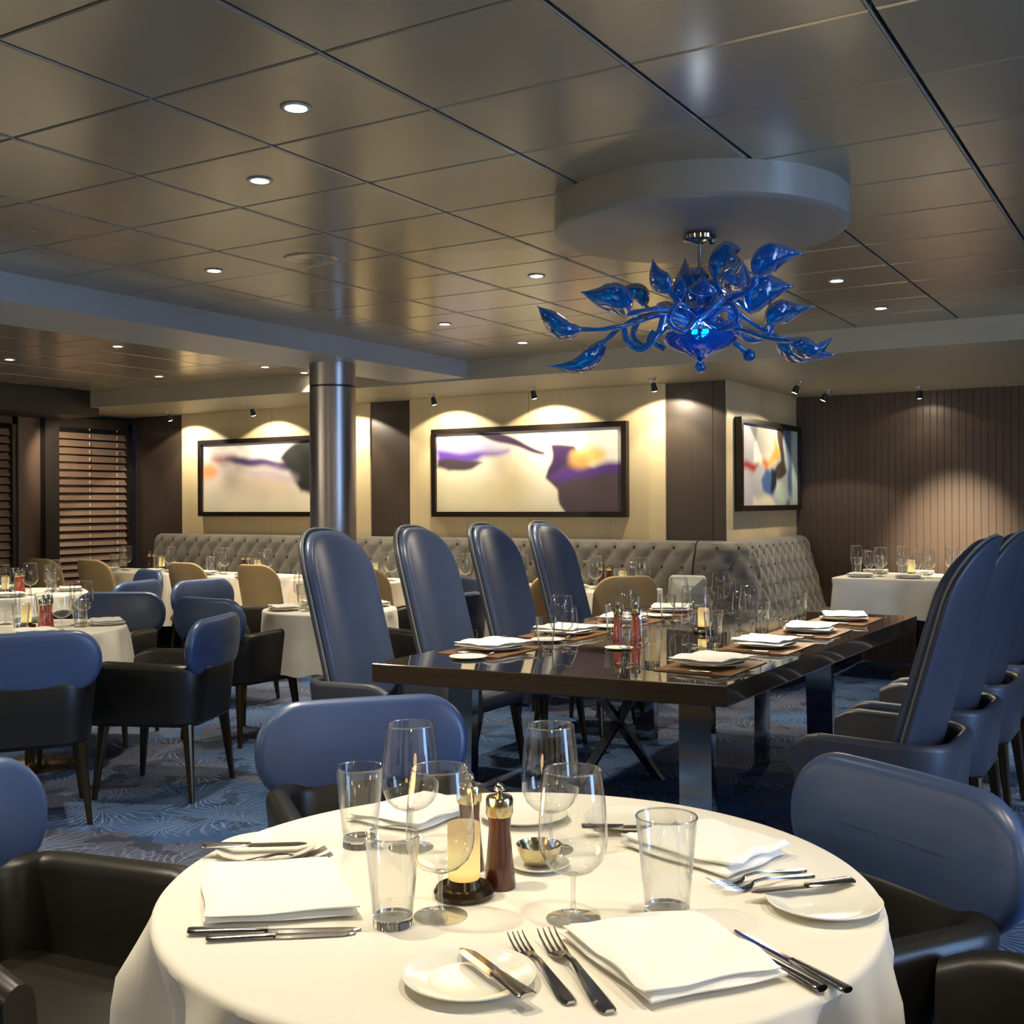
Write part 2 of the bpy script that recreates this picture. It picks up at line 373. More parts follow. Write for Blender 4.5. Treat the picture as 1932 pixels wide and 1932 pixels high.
# left wall: piers, shuttered windows
wl = struct('wall_left', MB().box(XL - 0.1, XL, YF, 5.6, 0, 2.53).box(XL - 0.1, XL, 8.25, WY + 0.1, 0, 2.53).box(XL - 0.1, XL, 5.6, 8.25, 0, 0.55).box(XL - 0.1, XL, 5.6, 8.25, 2.28, 2.53).mesh('wall_left', M['header'], False))
new_obj('pier', MB().box(XL - 0.1, -9.78, 6.86, 7.10, 0, 2.27).mesh('pier', M['pier'], False), wl, 'brown wood pier between the shuttered windows')
new_obj('post', MB().box(XL, -9.70, 7.10, 7.26, 0, 2.35).mesh('post', M['frame_dark'], False), wl, 'dark post beside the shutters')
slat_me = {}
def window(name, y0, y1, label):
    mb = MB(); x0, x1 = -9.93, -9.80
    mb.box(x0, x1, y0, y0 + 0.05, 0.5, 2.27).box(x0, x1, y1 - 0.05, y1, 0.5, 2.27).box(x0, x1, y0, y1, 2.2, 2.3).box(x0, x1, y0, y1, 0.5, 0.58)
    w = struct(name, mb.mesh('window_frame', M['frame_dark'], False), None, label)
    new_obj('pane', MB().box(-9.93, -9.92, y0, y1, 0.5, 2.3).mesh('pane', M['pane'], False), w, 'dark window glass behind the slats')
    L = (y1 - y0) - 0.11; z = 0.62
    me = MB().rings([[(-0.016, -L / 2, 0.032), (-0.020, -L / 2, 0.029), (0.016, -L / 2, -0.033), (0.021, -L / 2, -0.030)], [(-0.016, L / 2, 0.032), (-0.020, L / 2, 0.029), (0.016, L / 2, -0.033), (0.021, L / 2, -0.030)]], True, True, True).mesh('slat', M['slat'], False)
    while z < 2.19:
        new_obj('slat', me, w, None, (-9.845, (y0 + y1) / 2, z)); z += 0.079
    for k in (0.45, 0.80):
        yy = y0 + (y1 - y0) * k; mb = MB(); z = 0.6
        while z < 2.2: mb.box(-9.808, -9.802, yy - 0.004, yy + 0.004, z, z + 0.035); z += 0.079
        new_obj('ladder_cord', mb.mesh('ladder_cord', M['cord'], False), w, 'pale cord down the slats')
window('window_1', 7.26, 8.25, 'shuttered window with brown horizontal slats')
window('window_2', 5.7, 6.86, 'shuttered window at the left edge')

# drum on the ceiling, column
prof = [(0.0, 2.385), (0.50, 2.385), (0.52, 2.387), (0.53, 2.395), (0.53, 2.50)]
o = new_obj('ceiling_drum', MB().lathe([(0.001, 2.385 - 2.385)] + [(r, z - 2.385) for r, z in prof[1:]], 96, cap0=True, cap1=True).mesh('ceiling_drum', M['drum']), loc=(-1.545, 3.88, 2.385))
tag(o, 'large shallow round drum fixed to the ceiling above the blue chandelier', 'ceiling drum')
e = thing('steel_column', 'round brushed steel column standing under the end of the blue beam', 'column', (-5.07, 5.98, 0), 0,
    [('shaft', MB().lathe([(0.158, 0.0), (0.158, 2.20)], 64).mesh('shaft', M['steel'])), ('joint_band', MB().lathe([(0.155, 2.20), (0.155, 2.215)], 64).mesh('joint_band', M['black']), 'thin black band near the top'),
     ('collar', MB().lathe([(0.158, 2.215), (0.158, 2.365)], 64).mesh('collar', M['steel']))])
tag(new_obj('ceiling_speaker', MB().lathe([(0.001, -0.006), (0.10, -0.006), (0.115, -0.003), (0.12, 0.0)], 40).mesh('ceiling_speaker', M['ceil']), loc=(-3.37, 3.83, 2.4995)), 'flat round speaker grille set in the ceiling left of the drum', 'speaker')

# ------------------------------------------------------------------ downlights
ring_me = MB().lathe([(0.030, 0.006), (0.031, -0.003), (0.040, -0.004), (0.044, 0.0)], 28).mesh('trim_ring', M['rail'])
lens_me = MB().lathe([(0.0005, 0.001), (0.030, 0.001)], 28, cap0=True).mesh('lens', M['lens'])
DL = [(-2.12, 2.352, 'largest and nearest downlight, high at the left'), (-2.70, 2.814, 'second nearest ceiling downlight, left of the centre'), (-3.92, 3.78, 'downlight nearest to the blue beam, above its left half'),
      (-2.709, 4.702, 'downlight just left of the blue chandelier'), (-3.908, 5.658, 'downlight above the steel column and right of it'), (-3.913, 6.599, 'downlight nearest the end of the blue beam'),
      (-1.511, 5.609, 'upper of two downlights right of the chandelier'), (-1.514, 6.542, 'lower of two downlights right of the chandelier'),
      (-7.587, 5.251, 'leftmost downlight beyond the blue beam'), (-6.344, 5.219, 'second downlight from the left beyond the blue beam'), (-5.835, 5.491, 'downlight close under the blue beam at the left'),
      (-6.324, 6.637, 'downlight beyond the beam, nearer the steel column'), (-7.539, 6.632, 'downlight beyond the beam above the dark shutters'), (-6.334, 7.11, 'small downlight left of the top of the column')]
for px_, py_, w_ in ((1.6, -1.6, 34), (-2.6, -1.8, 34), (-6.5, -1.2, 55), (2.8, 1.2, 40), (-7.2, 1.4, 45)):
    lamp('warm_fill', 'POINT', (px_, py_, 1.95), w_, (1, 0.86, 0.64), None, shadow_soft_size=0.12)  # unseen warm fill lights added to brighten the room; no pendants hang here
SP = dict(spot_size=math.radians(95), spot_blend=0.9, shadow_soft_size=0.035)
for k, (x, y, lb) in enumerate(DL):
    e = thing('downlight', lb, 'downlight', (x, y, 2.4985), 0, [('trim_ring', ring_me), ('lens', lens_me, 'glowing lens')], 'recessed ceiling downlights')
    lamp('downlight_beam', 'SPOT', (x, y, 2.47), 105, WARM, e, **SP)
# downlights of the same grid that lie above and behind the camera's view
for x, y, w in ((-1.51, 1.30, 66), (-0.55, 1.45, 40), (-2.7, 0.95, 110), (0.9, 3.7, 110), (0.3, 1.9, 60), (-3.9, 1.9, 110), (0.9, 5.6, 110), (-0.3, 7.0, 90), (-5.9, 3.0, 110), (-7.5, 3.4, 110), (-1.2, -0.6, 60), (1.4, -0.6, 60), (-2.2, 4.4, 70), (-2.2, 5.9, 70)):
    e = thing('downlight', 'recessed downlight out of the view, above or behind the camera', 'downlight', (x, y, 2.4985), 0, [('trim_ring', ring_me), ('lens', lens_me)], 'downlights beyond the picture')
    lamp('downlight_beam', 'SPOT', (x, y, 2.47), w, WARM, e, **SP)
lamp('shutter_fill', 'SPOT', (-9.25, 6.95, 2.2), 34, WARM, None, spot_size=math.radians(80), spot_blend=0.6, shadow_soft_size=0.03, aim=(-9.85, 7.50, 1.70))  # added light to brighten the slats, without any fitting of its own
# small directional spots under the soffit
spot_base = MB().lathe([(0.001, 0.03), (0.028, 0.03), (0.028, 0.02), (0.006, 0.015), (0.006, 0.0)], 16).mesh('base', M['rail'])
def head_mesh():
    mb = MB().tube([(0, 0.02, 0.0), (0, 0.045, -0.055)], [0.018, 0.026], 14); return mb.mesh('head', M['black'])
spot_head = head_mesh()
lens2 = MB().tube([(0, 0.0455, -0.0562), (0, 0.046, -0.0572)], [0.021, 0.021], 14).mesh('lens', M['lens'])
WS = [(-8.9, 7.93, 90, 'leftmost small wall spot, over the dark panel'), (-7.75, 7.93, 90, 'small wall spot above the left painting'), (-6.75, 7.93, 90, 'small wall spot hidden by the column top'), (-5.62, 7.93, 90, 'small wall spot above the left end of the purple painting'),
      (-4.62, 7.93, 90, 'small wall spot above the middle of the purple painting'), (-3.55, 7.93, 90, 'small wall spot above the tall dark panel'),
      (-2.65, 8.75, 180, 'small spot aimed at the painting on the side wall, nearer one'), (-2.65, 9.55, 180, 'small spot aimed at the painting on the side wall, farther one'), (-1.95, 9.72, 90, 'small spot at the top of the brown strip wall')]
for x, y, a, lb in WS:
    rz = 0 if a == 90 else PI / 2
    e = thing('wall_spot', lb, 'spotlight', (x, y, 2.32), rz, [('base', spot_base), ('head', spot_head, None, [('lens', lens2)])], 'small directional spots under the soffit')
    d = Vector((0, 1, 0)) if a == 90 else Vector((-1, 0, 0))
    p = Vector((x, y, 2.25)) + d * 0.05
    lo_ = 0.12 if x > -3.3 and a == 90 and y > 9 else 1.0
    lamp('wall_spot_beam', 'SPOT', p, 20 * lo_, (1, 0.84, 0.60), e, spot_size=math.radians(86), spot_blend=0.5, shadow_soft_size=0.02, aim=p + d * 0.36 + Vector((0, 0, -0.9)))
    lamp('wall_spot_flood', 'SPOT', p, 24 * lo_, (1, 0.84, 0.60), e, spot_size=math.radians(128), spot_blend=0.12, shadow_soft_size=0.02, aim=p + d * 0.36 + Vector((0, 0, -0.9)))
# cool shine on the far tables and a low glow on the strip wall
lamp('wall_glow', 'SPOT', (-1.72, 8.9, 2.33), 620, WARM, None, spot_size=math.radians(44), spot_blend=1.0, shadow_soft_size=0.05, aim=(-1.72, 10.05, 0.95))

# ------------------------------------------------------------------ paintings
def poly_mask(U, V, poly, soft):
    P = np.array(poly); n = len(P); d = np.full(U.shape, 1e9); ins = np.zeros(U.shape, bool)
    for i in range(n):
        a, b = P[i], P[(i + 1) % n]; e = b - a; w0, w1 = U - a[0], V - a[1]
        tt = np.clip((w0 * e[0] + w1 * e[1]) / (e @ e + 1e-12), 0, 1)
        d = np.minimum(d, np.hypot(w0 - e[0] * tt, w1 - e[1] * tt))
        c = (a[1] <= V) != (b[1] <= V)
        with np.errstate(divide='ignore', invalid='ignore'): xx = a[0] + (V - a[1]) / (b[1] - a[1] + 1e-12) * e[0]
        ins ^= c & (U < xx)
    s = np.where(ins, d, -d); x = np.clip(s / soft * 0.5 + 0.5, 0, 1); return x * x * (3 - 2 * x)
def paint(w, h, bgf, layers, nx, ny):
    asp = w / h; u = np.linspace(0, 1, nx); v = np.linspace(0, 1, ny); U0, V0 = np.meshgrid(u, v)
    U = U0 * asp + 0.018 * np.sin(V0 * 17 + U0 * 9); V = V0 + 0.014 * np.sin(U0 * asp * 11 + V0 * 5)
    C = bgf(U0, V0)
    for poly, col, soft in layers:
        m_ = poly_mask(U, V, [(a * asp, b) for a, b in poly], soft)[..., None]; C = C * (1 - m_) + np.array(srgb(*col)[:3]) * m_
    me = bpy.data.meshes.new('canvas')
    vv = [(float(a), 0.0, float(b)) for b in v * h for a in u * w]
    ff = [(j * nx + i, j * nx + i + 1, (j + 1) * nx + i + 1, (j + 1) * nx + i) for j in range(ny - 1) for i in range(nx - 1)]
    me.from_pydata(vv, [], ff); me.materials.append(M['art'])
    at = me.color_attributes.new('art', 'FLOAT_COLOR', 'POINT')
    buf = np.ones((nx * ny, 4), np.float32); buf[:, :3] = C.reshape(-1, 3); at.data.foreach_set('color', buf.ravel()); me.update(); return me
def ramp2(a, b, t): return np.array(srgb(*a)[:3]) * (1 - t)[..., None] + np.array(srgb(*b)[:3]) * t[..., None]
def ell(cx, cy, rx, ry, rot=0, n=22):
    o = []
    for i in range(n):
        t = 2 * PI * i / n; x, y = rx * math.cos(t), ry * math.sin(t); o.append((cx + x * math.cos(rot) - y * math.sin(rot), cy + x * math.sin(rot) + y * math.cos(rot)))
    return o
def painting(label, loc, rz, w, h, bgf, layers, nx, ny, fw=0.045):
    canv = paint(w - 2 * fw, h - 2 * fw, bgf, layers, nx, ny)
    fr = MB(); d = 0.06
    for (x0, x1, z0, z1) in ((0, w, 0, fw), (0, w, h - fw, h), (0, fw, fw, h - fw), (w - fw, w, fw, h - fw)): fr.box(x0, x1, -d, 0, z0, z1)
    e = thing('painting', label, 'painting', loc, rz, [('frame', fr.mesh('frame', M['artframe'], False), 'black frame')], 'abstract paintings on the walls')
    o = new_obj('canvas', canv, e, None, (fw, -0.035, fw))
    new_obj('backing', MB().box(0.02, w - 0.02, -0.03, -0.0005, 0.02, h - 0.02).mesh('backing', M['artframe'], False), e)
    return e
painting('wide abstract painting in purple and cream, between two dark panels', (-5.84, WY - 0.012, 1.285), 0, 1.925, 0.78,
    lambda U, V: ramp2((226, 218, 186), (246, 244, 236), np.clip(V * 1.0 + (U - 0.4) * 0.9, 0, 1)),
    [([(.3, 0), (.34, .6), (.5, .75), (.52, .3), (.47, 0)], (208, 196, 158), .28),
     ([(0, .98), (.1, .97), (.3, .9), (.42, .75), (.3, .72), (.2, .66), (0, .66)], (206, 192, 236), .10),
     ([(0, .80), (.12, .78), (.3, .76), (.4, .76), (.28, .68), (.24, .62), (.1, .60), (0, .60)], (92, 66, 160), .07),
     ([(0, .66), (.1, .68), (.2, .66), (.27, .61), (.2, .55), (.07, .51), (0, .58)], (70, 58, 72), .03),
     ([(.18, 1.03), (.36, 1.0), (.5, .84), (.6, .74), (.6, .70), (.52, .74), (.4, .84), (.3, .92)], (64, 46, 82), .025),
     ([(.645, .80), (.77, .80), (.80, .62), (.86, .5), (1.05, .58), (1.05, -.1), (.74, -.1), (.69, .1), (.665, .28), (.61, .42), (.645, .6)], (76, 64, 72), .02),
     ([(.62, .44), (.7, .50), (.85, .56), (1.02, .60), (1.02, .46), (.85, .44), (.7, .34)], (84, 52, 130), .06),
     ([(.645, .80), (.76, .80), (.76, .62), (.68, .5), (.63, .45)], (62, 40, 86), .05),
     (ell(.835, .67, .09, .10), (242, 204, 122), .07), (ell(.78, .62, .05, .09), (214, 160, 92), .08)], 190, 80)
painting('abstract painting in grey, orange and dark blue, partly behind the column', (-8.785, WY - 0.012, 1.285), 0, 1.80, 0.78,
    lambda U, V: ramp2((226, 218, 196), (206, 200, 206), np.clip(V * 1.2 - 0.1, 0, 1)),
    [([(.2, .5), (.6, .6), (.7, .3), (.5, .2), (.2, .4)], (196, 180, 158), .25),
     ([(.1, .92), (.4, 1.0), (.72, .98), (.72, .82), (.5, .78), (.2, .84)], (244, 240, 238), .10),
     (ell(.05, .60, .07, .12), (222, 148, 100), .10), (ell(.18, .78, .10, .05), (150, 96, 110), .10),
     ([(.2, .78), (.34, .80), (.55, .74), (.75, .70), (.8, .5), (.7, .58), (.5, .64), (.28, .68)], (62, 50, 100), .05),
     ([(.62, .78), (.72, .95), (.8, 1.05), (1.05, 1.05), (1.05, .3), (.9, .22), (.78, .28), (.72, .5), (.66, .66)], (40, 42, 44), .05),
     ([(.3, .62), (.6, .62), (.75, .45), (.6, .45), (.45, .5)], (172, 160, 176), .12)], 150, 70)
painting('narrow abstract painting with a red bar and yellow flame, on the side wall', (WX, 8.465, 1.33), PI / 2, 1.57, 0.745,
    lambda U, V: ramp2((172, 168, 176), (176, 192, 190), U),
    [([(.28, 1.05), (.58, 1.05), (.66, .75), (.6, .56), (.45, .50), (.2, .55)], (246, 240, 220), .06),
     ([(.56, .9), (.66, .75), (.64, .58), (.5, .50), (.35, .53), (.5, .62), (.56, .74)], (232, 188, 90), .07),
     ([(0, .54), (.28, .52), (.2, .42), (0, .46)], (160, 42, 36), .05), (ell(.4, .52, .06, .06), (226, 140, 90), .06),
     ([(.6, 1.05), (.72, 1.05), (.74, .6), (.8, .44), (.62, .3), (.55, .42), (.68, .6)], (76, 62, 54), .035),
     ([(.72, 1.05), (.86, 1.05), (.9, .3), (.84, 0), (.78, 0), (.82, .5)], (92, 116, 150), .06),
     ([(.9, 1.05), (1.05, 1.05), (1.05, 0), (.9, 0)], (206, 224, 214), .06),
     ([(.4, .46), (.55, .46), (.58, .2), (.48, .06), (.36, .18), (.34, .32)], (70, 100, 150), .05),
     ([(.5, .48), (.6, .44), (.6, .24), (.5, .16)], (30, 40, 66), .04), ([(.2, .1), (.5, .12), (.6, -.05), (.2, -.05)], (226, 218, 190), .06),
     ([(.6, .3), (.75, .28), (.85, .1), (.7, 0), (.58, .12)], (188, 206, 194), .06)], 110, 80)

# ------------------------------------------------------------------ tufted sofa runs
def sofa_run(name, label, path, endcap):
    """path: list of (x,y,nx,ny,s): top rear line with outward normal and running length"""
    A_, B_, Z0, Z1 = 0.17, 0.30, 0.44, 1.085
    def prof(k, s, nx, ny, x, y):
        z = Z0 + (Z1 - Z0) * k; lean = 0.08 + 0.17 * (1 - k)
        q = abs(math.sin(PI * (s / A_ + z / B_)) * math.sin(PI * (s / A_ - z / B_))) ** 0.5 * 0.026
        if k > 0.93: q *= max(0, (1 - k) / 0.07)
        d = lean + q - 0.01
        return (x + nx * d, y + ny * d, z)
    P = []
    nk = 40
    for x, y, nx, ny, s in path:
        row = [prof(k / nk, s, nx, ny, x, y) for k in range(nk + 1)]
        for a in (30, 60, 90): 
            t = math.radians(a); dd = 0.07 - 0.03 * (1 - math.cos(t)); row.append((x + nx * dd * (1 - a / 120), y + ny * dd * (1 - a / 120), Z1 + 0.018 * math.sin(t)))
        row.append((x - nx * 0.02, y - ny * 0.02, Z1)); row.append((x - nx * 0.02, y - ny * 0.02, Z0))
        P.append(row)
    mb = MB().grid(P, 0); n = len(P[0])
    mb.add(P[0], [tuple(range(n))]); mb.add(P[-1], [tuple(range(n - 1, -1, -1))])
    back = mb.mesh('backrest', M['sofa'])
    # buttons in the tuft points
    bt = MB(); s0, s1 = path[0][4], path[-1][4]
    def at(s):
        for a, b in zip(path, path[1:]):
            if a[4] <= s <= b[4]:
                t = (s - a[4]) / (b[4] - a[4] + 1e-9); return [a[i] + (b[i] - a[i]) * t for i in range(4)]
        return path[-1][:4]
    for row in range(3, 8):
        z = row * B_ / 2
        if not (Z0 + 0.05 < z < Z1 - 0.03): continue
        i = math.ceil(s0 / A_) - 1
        while True:
            s = (i + (0.5 if row % 2 else 0.0)) * A_; i += 1
            if s > s1 - 0.03: break
            if s < s0 + 0.03: continue
            x, y, nx, ny = at(s); k = (z - Z0) / (Z1 - Z0); d = 0.08 + 0.17 * (1 - k)
            bt.lathe([(0.0, 0)], 3) if False else None
            c = Vector((x + nx * (d - 0.004), y + ny * (d - 0.004), z)); tx, ty = -ny, nx
            R = [[tuple(c + Vector((nx, ny, 0)) * h_ + Vector((tx, ty, 0)) * r_ * math.cos(q) + Vector((0, 0, 1)) * r_ * math.sin(q)) for q in [2 * PI * w_ / 8 for w_ in range(8)]] for r_, h_ in ((0.011, 0), (0.009, 0.005), (0.003, 0.007))]
            bt.rings(R, True, False, True)
    seat = MB(); rows = []
    for x, y, nx, ny, s in path:
        rows.append([(x + nx * 0.20, y + ny * 0.20, 0.30), (x + nx * 0.48, y + ny * 0.48, 0.30), (x + nx * 0.51, y + ny * 0.51, 0.34), (x + nx * 0.51, y + ny * 0.51, 0.43), (x + nx * 0.48, y + ny * 0.48, 0.465), (x + nx * 0.18, y + ny * 0.18, 0.47)])
    seat.rings(rows, True, True, True)
    bs = MB(); bs.rings([[(x + nx * 0.0, y + ny * 0.0, 0.0), (x + nx * 0.44, y + ny * 0.44, 0.0), (x + nx * 0.44, y + ny * 0.44, 0.30), (x + nx * 0.0, y + ny * 0.0, 0.30)] for x, y, nx, ny, s in path], True, True, True)
    e = thing(name, label, 'sofa', (0, 0, 0), 0, [('backrest', back), ('tuft_buttons', bt.mesh('tuft_buttons', M['button']), 'dark buttons in the tufts'), ('seat_cushion', seat.mesh('seat_cushion', M['sofa'])), ('plinth', bs.mesh('plinth', M['frame_dark'], False))])
    for ch in e.children:
        if ch.name.startswith('tuft'): ch['kind'] = 'stuff'
    return e
YS, XS = 8.265, -3.045
p1 = []; s = 0.0; x = -9.35
while x < -3.30: p1.append((x, YS, 0, -1, s)); x += 0.02; s += 0.02
sofa_run('tufted_sofa', 'long grey button-tufted sofa running below the two paintings', p1, 0)
p2 = [(-3.296, YS, 0, -1, s)]; s2 = s
for k in range(0, 13):
    a = -PI / 2 + PI / 2 * k / 12; r = 0.20
    p2.append((XS - 0.21 + 0.0 + r * math.cos(a) * 1.0, YS + 0.2 + r * math.sin(a), math.cos(a), math.sin(a), s2 + 0.03 + 0.035 * k))
s2 = p2[-1][4]; y = p2[-1][1] + 0.02
while y < 10.0: s2 += 0.02; p2.append((XS, y, 1, 0, s2)); y += 0.02
sofa_run('tufted_sofa', 'shorter grey tufted sofa wrapping the corner under the narrow painting', p2, 1)

# ------------------------------------------------------------------ chairs
def leg_parts(x, y, h, top=0.024, bot=0.011, splay=0.035, name='leg', mat='bronze'):
    sx, sy = (1 if x > 0 else -1) * splay, (1 if y > 0 else -1) * splay
    R = []
    for t in (0.0, 0.5, 1.0):
        w = bot + (top - bot) * t; cx, cy = x + sx * (1 - t), y + sy * (1 - t); c = w * 0.35
        R.append([(cx + a * w - (c if abs(b) < 1 else 0) * 0, cy + b * w, h * t) for a, b in ((-1, -.6), (-.6, -1), (.6, -1), (1, -.6), (1, .6), (.6, 1), (-.6, 1), (-1, .6))])
    return MB().rings(R, True, True, True).mesh(name, M[mat], False)
def shell_mb(hw, fr, bk, z0, z1f, z1b, th, flare=0.03, rc=0.2):
    """tub wall: U plan, x forward, y across"""
    pts = []   # outer plan path from left arm front round the back to the right arm front
    n = 12
    L = [(fr * (1 - i / 8) + (-bk + rc) * (i / 8), hw) for i in range(9)]
    arcL = [(-bk + rc - rc * math.sin(a), hw - rc + rc * math.cos(a)) for a in [PI / 2 * i / n for i in range(1, n + 1)]]
    B = [(-bk, (hw - rc) * (1 - 2 * i / 8)) for i in range(1, 8)]
    arcR = [(-bk + rc - rc * math.cos(a), -(hw - rc) - rc * math.sin(a)) for a in [PI / 2 * i / n for i in range(0, n + 1)]]
    Rr = [(fr * (i / 8) + (-bk + rc) * (1 - i / 8), -hw) for i in range(1, 9)]
    pts = L + arcL + B + arcR + Rr
    N = len(pts); rows = []
    for i, (x, y) in enumerate(pts):
        a, b = Vector((*pts[max(i - 1, 0)], 0)), Vector((*pts[min(i + 1, N - 1)], 0)); tt = (b - a).normalized(); nn = Vector((tt.y, -tt.x, 0))  # inward or outward
        if nn.x * (-x) + nn.y * (-y) > 0: nn = -nn    # make outward
        q = (x + bk) / (fr + bk); q = min(max(q, 0), 1); z1 = z1b + (z1f - z1b) * (q ** 0.8)
        if i < 1 or i > N - 2: z1 -= 0.035
        elif i < 2 or i > N - 3: z1 -= 0.010
        sec = []
        def P(off, z):
            k = (z - z0) / (z1f - z0); return (x + nn.x * (off - flare * (1 - k)), y + nn.y * (off - flare * (1 - k)), z)
        r = th / 2
        sec += [P(0, z0 + 0.02), P(0, z0 + (z1 - z0) * .5), P(0, z1 - r)]
        for k in range(1, 6):
            a_ = PI * k / 6; sec.append(P(-r + r * math.cos(a_), z1 - r + r * math.sin(a_)))
        sec += [P(-th, z1 - r), P(-th, z0 + (z1 - z0) * .5), P(-th, z0 + 0.02), P(-th * .6, z0), P(-th * .3, z0)]
        rows.append(sec)
    return MB().rings(rows, True, True, True)
def box_cushion(x0, x1, hy, z0, z1, r=0.03):
    cx, a = (x0 + x1) / 2, (x1 - x0) / 2
    R = []
    for k in range(5):
        t = PI / 2 * k / 4; d = r * (1 - math.sin(t)); R.append([(cx + p[0], p[1], z0 + r * (1 - math.cos(t)) * 0.5) for p in rrect(a, hy, 0.06, 5, d)])
    for k in range(5):
        t = PI / 2 * k / 4; d = r * (1 - math.cos(t)); R.append([(cx + p[0], p[1], z1 - r + r * math.sin(t)) for p in rrect(a, hy, 0.06, 5, d)])
    R.append([(cx + p[0], p[1], z1 + 0.008) for p in rrect(a, hy, 0.06, 5, min(a, hy) * 0.8)])
    return MB().rings(R, True, True, True)
def back_warp(Rc, x0, z0, tilt):
    def w(x, z, y):      # x across, z up (relative), y thickness (+ = front)
        a = x / Rc; f = -(Rc - y) * math.cos(a) + Rc; l = (Rc - y) * math.sin(a)   # wraps towards the front
        f = f - z * math.tan(tilt)
        return (x0 + f, l, z0 + z)
    return w
# low armchair: origin under the seat centre, facing +x
low = dict(
  shell=shell_mb(0.285, 0.285, 0.285, 0.35, 0.665, 0.645, 0.065, 0.03, 0.15).mesh('shell', M['blackleather']),
  pad=pad_mb(0.30, 0.135, 0.128, 0.05, 0.024, 0.010, back_warp(1.9, -0.262, 0.725, 0.07)).mesh('back_pad', M['blue']),
  seat=box_cushion(-0.2, 0.28, 0.225, 0.37, 0.455).mesh('seat', M['blackleather']),
  legs=[leg_parts(x, y, 0.365) for x, y in ((0.22, 0.21), (0.22, -0.21), (-0.2, 0.21), (-0.2, -0.21))])
def low_chair(x, y, deg, label, group=None, scale=1.0):
    return thing('low_armchair', label, 'chair', (x, y, 0), math.radians(deg), [('shell', low['shell'], 'black leather shell'), ('back_pad', low['pad'], 'navy blue back pad'), ('seat', low['seat'])] + [('leg', l) for l in low['legs']], group, scale)
tall = dict(
  shell=shell_mb(0.285, 0.27, 0.25, 0.33, 0.615, 0.60, 0.045, 0.03, 0.17).mesh('shell', M['slate']),
  pad=pad_mb(0.245, 0.40, [0.21, 0.21, 0.12, 0.12], 0.05, 0.024, 0.006, back_warp(0.40, -0.20, 0.875, 0.27), 0.03, 6).mesh('back_pad', M['tallblue']),
  outer=pad_mb(0.258, 0.412, [0.222, 0.222, 0.13, 0.13], 0.022, 0.011, 0.0, back_warp(0.435, -0.237, 0.872, 0.27), 0.03, 4).mesh('back_shell', M['slate']),
  rim=None,
  seat=box_cushion(-0.19, 0.26, 0.23, 0.36, 0.45).mesh('seat', M['slate']),
  legs=[leg_parts(x, y, 0.345) for x, y in ((0.2, 0.2), (0.2, -0.2), (-0.19, 0.2), (-0.19, -0.2))])
o_ = rrect(0.258, 0.412, [0.222, 0.222, 0.13, 0.13], 8, 0.0); wf = back_warp(0.435, -0.237, 0.872, 0.27)
pp = densify(o_, 0.03); pp.append(pp[0]); tall['rim'] = MB().tube([wf(a, b, 0.010) for a, b in pp], 0.006, 6).mesh('piping', M['piping'])
def tall_chair(x, y, deg, label, group):
    return thing('high_back_armchair', label, 'chair', (x, y, 0), math.radians(deg), [('shell', tall['shell']), ('back_pad', tall['pad'], 'smooth blue leather back pad'), ('back_shell', tall['outer'], 'grey outer shell of the back', [('piping', tall['rim'], 'pale edge piping')]), ('seat', tall['seat'])] + [('leg', l) for l in tall['legs']], group)
tan = dict(
  back=pad_mb(0.235, 0.235, [0.14, 0.14, 0.07, 0.07], 0.03, 0.015, 0.003, back_warp(0.40, -0.20, 0.69, 0.22)).mesh('backrest', M['tan']),
  seat=box_cushion(-0.2, 0.23, 0.22, 0.42, 0.475).mesh('seat', M['tan']),
  legs=[leg_parts(x, y, 0.43, 0.016, 0.010) for x, y in ((0.17, 0.17), (0.17, -0.17), (-0.16, 0.17), (-0.16, -0.17))])
def tan_chair(x, y, deg, label):
    return thing('tan_side_chair', label, 'chair', (x, y, 0), math.radians(deg), [('backrest', tan['back']), ('seat', tan['seat'])] + [('leg', l, 'dark leg') for l in tan['legs']], 'tan chairs along the sofa tables')

LY = [4.14, 4.86, 5.56, 6.24]
names = ['nearest', 'second', 'third', 'farthest']
for k, y in enumerate(LY):
    tall_chair(-3.26, y, 0, names[k] + ' tall blue armchair on the left side of the dark table', 'tall blue armchairs on the left of the dark table')
    tall_chair(-0.91, y - 0.06, 180, names[k] + ' tall blue armchair on the right side of the dark table', 'tall blue armchairs on the right of the dark table')
low_chair(-1.79, 2.30, -40, 'low blue and black armchair beyond the front round table, facing the camera')
low_chair(-1.93, 1.34, 7, 'low armchair at the left edge, drawn up to the front round table')
low_chair(-0.630, 2.12, 240, 'low armchair at the right, its big blue back pad beyond the right plate')
low_chair(-0.085, 1.74, 180, 'low armchair at the bottom right corner, only its black arm in view')
low_chair(-4.48, 3.18, 146, 'low armchair seen from behind at the left edge, black back under blue pad')
low_chair(-4.34, 3.86, 203, 'low armchair seen from the side, brown-lit arm, at the left round table')
low_chair(-5.62, 4.50, -62, 'low armchair behind the left round table, blue pad facing the camera')
low_chair(-6.75, 5.45, 195, 'low armchair at the far left table, lower of two stacked-looking blue backs')
low_chair(-7.6, 6.25, 250, 'low armchair at the far left table, farther of two blue backs')
low_chair(-5.93, 5.83, 0, 'farthest blue low armchair left of the middle round table')
low_chair(-4.93, 4.95, 88, 'low armchair with black side, in front of the middle round table')
low_chair(-4.06, 5.64, 175, 'low armchair glimpsed between the first two tall chairs')
low_chair(-4.62, 6.62, 240, 'low armchair glimpsed between the second and third tall chairs')
low_chair(-1.05, 8.55, 95, 'low armchair at the right edge in front of the far right table')
tan_chair(-8.95, 6.72, 90, 'leftmost tan chair, before the dark shutters')
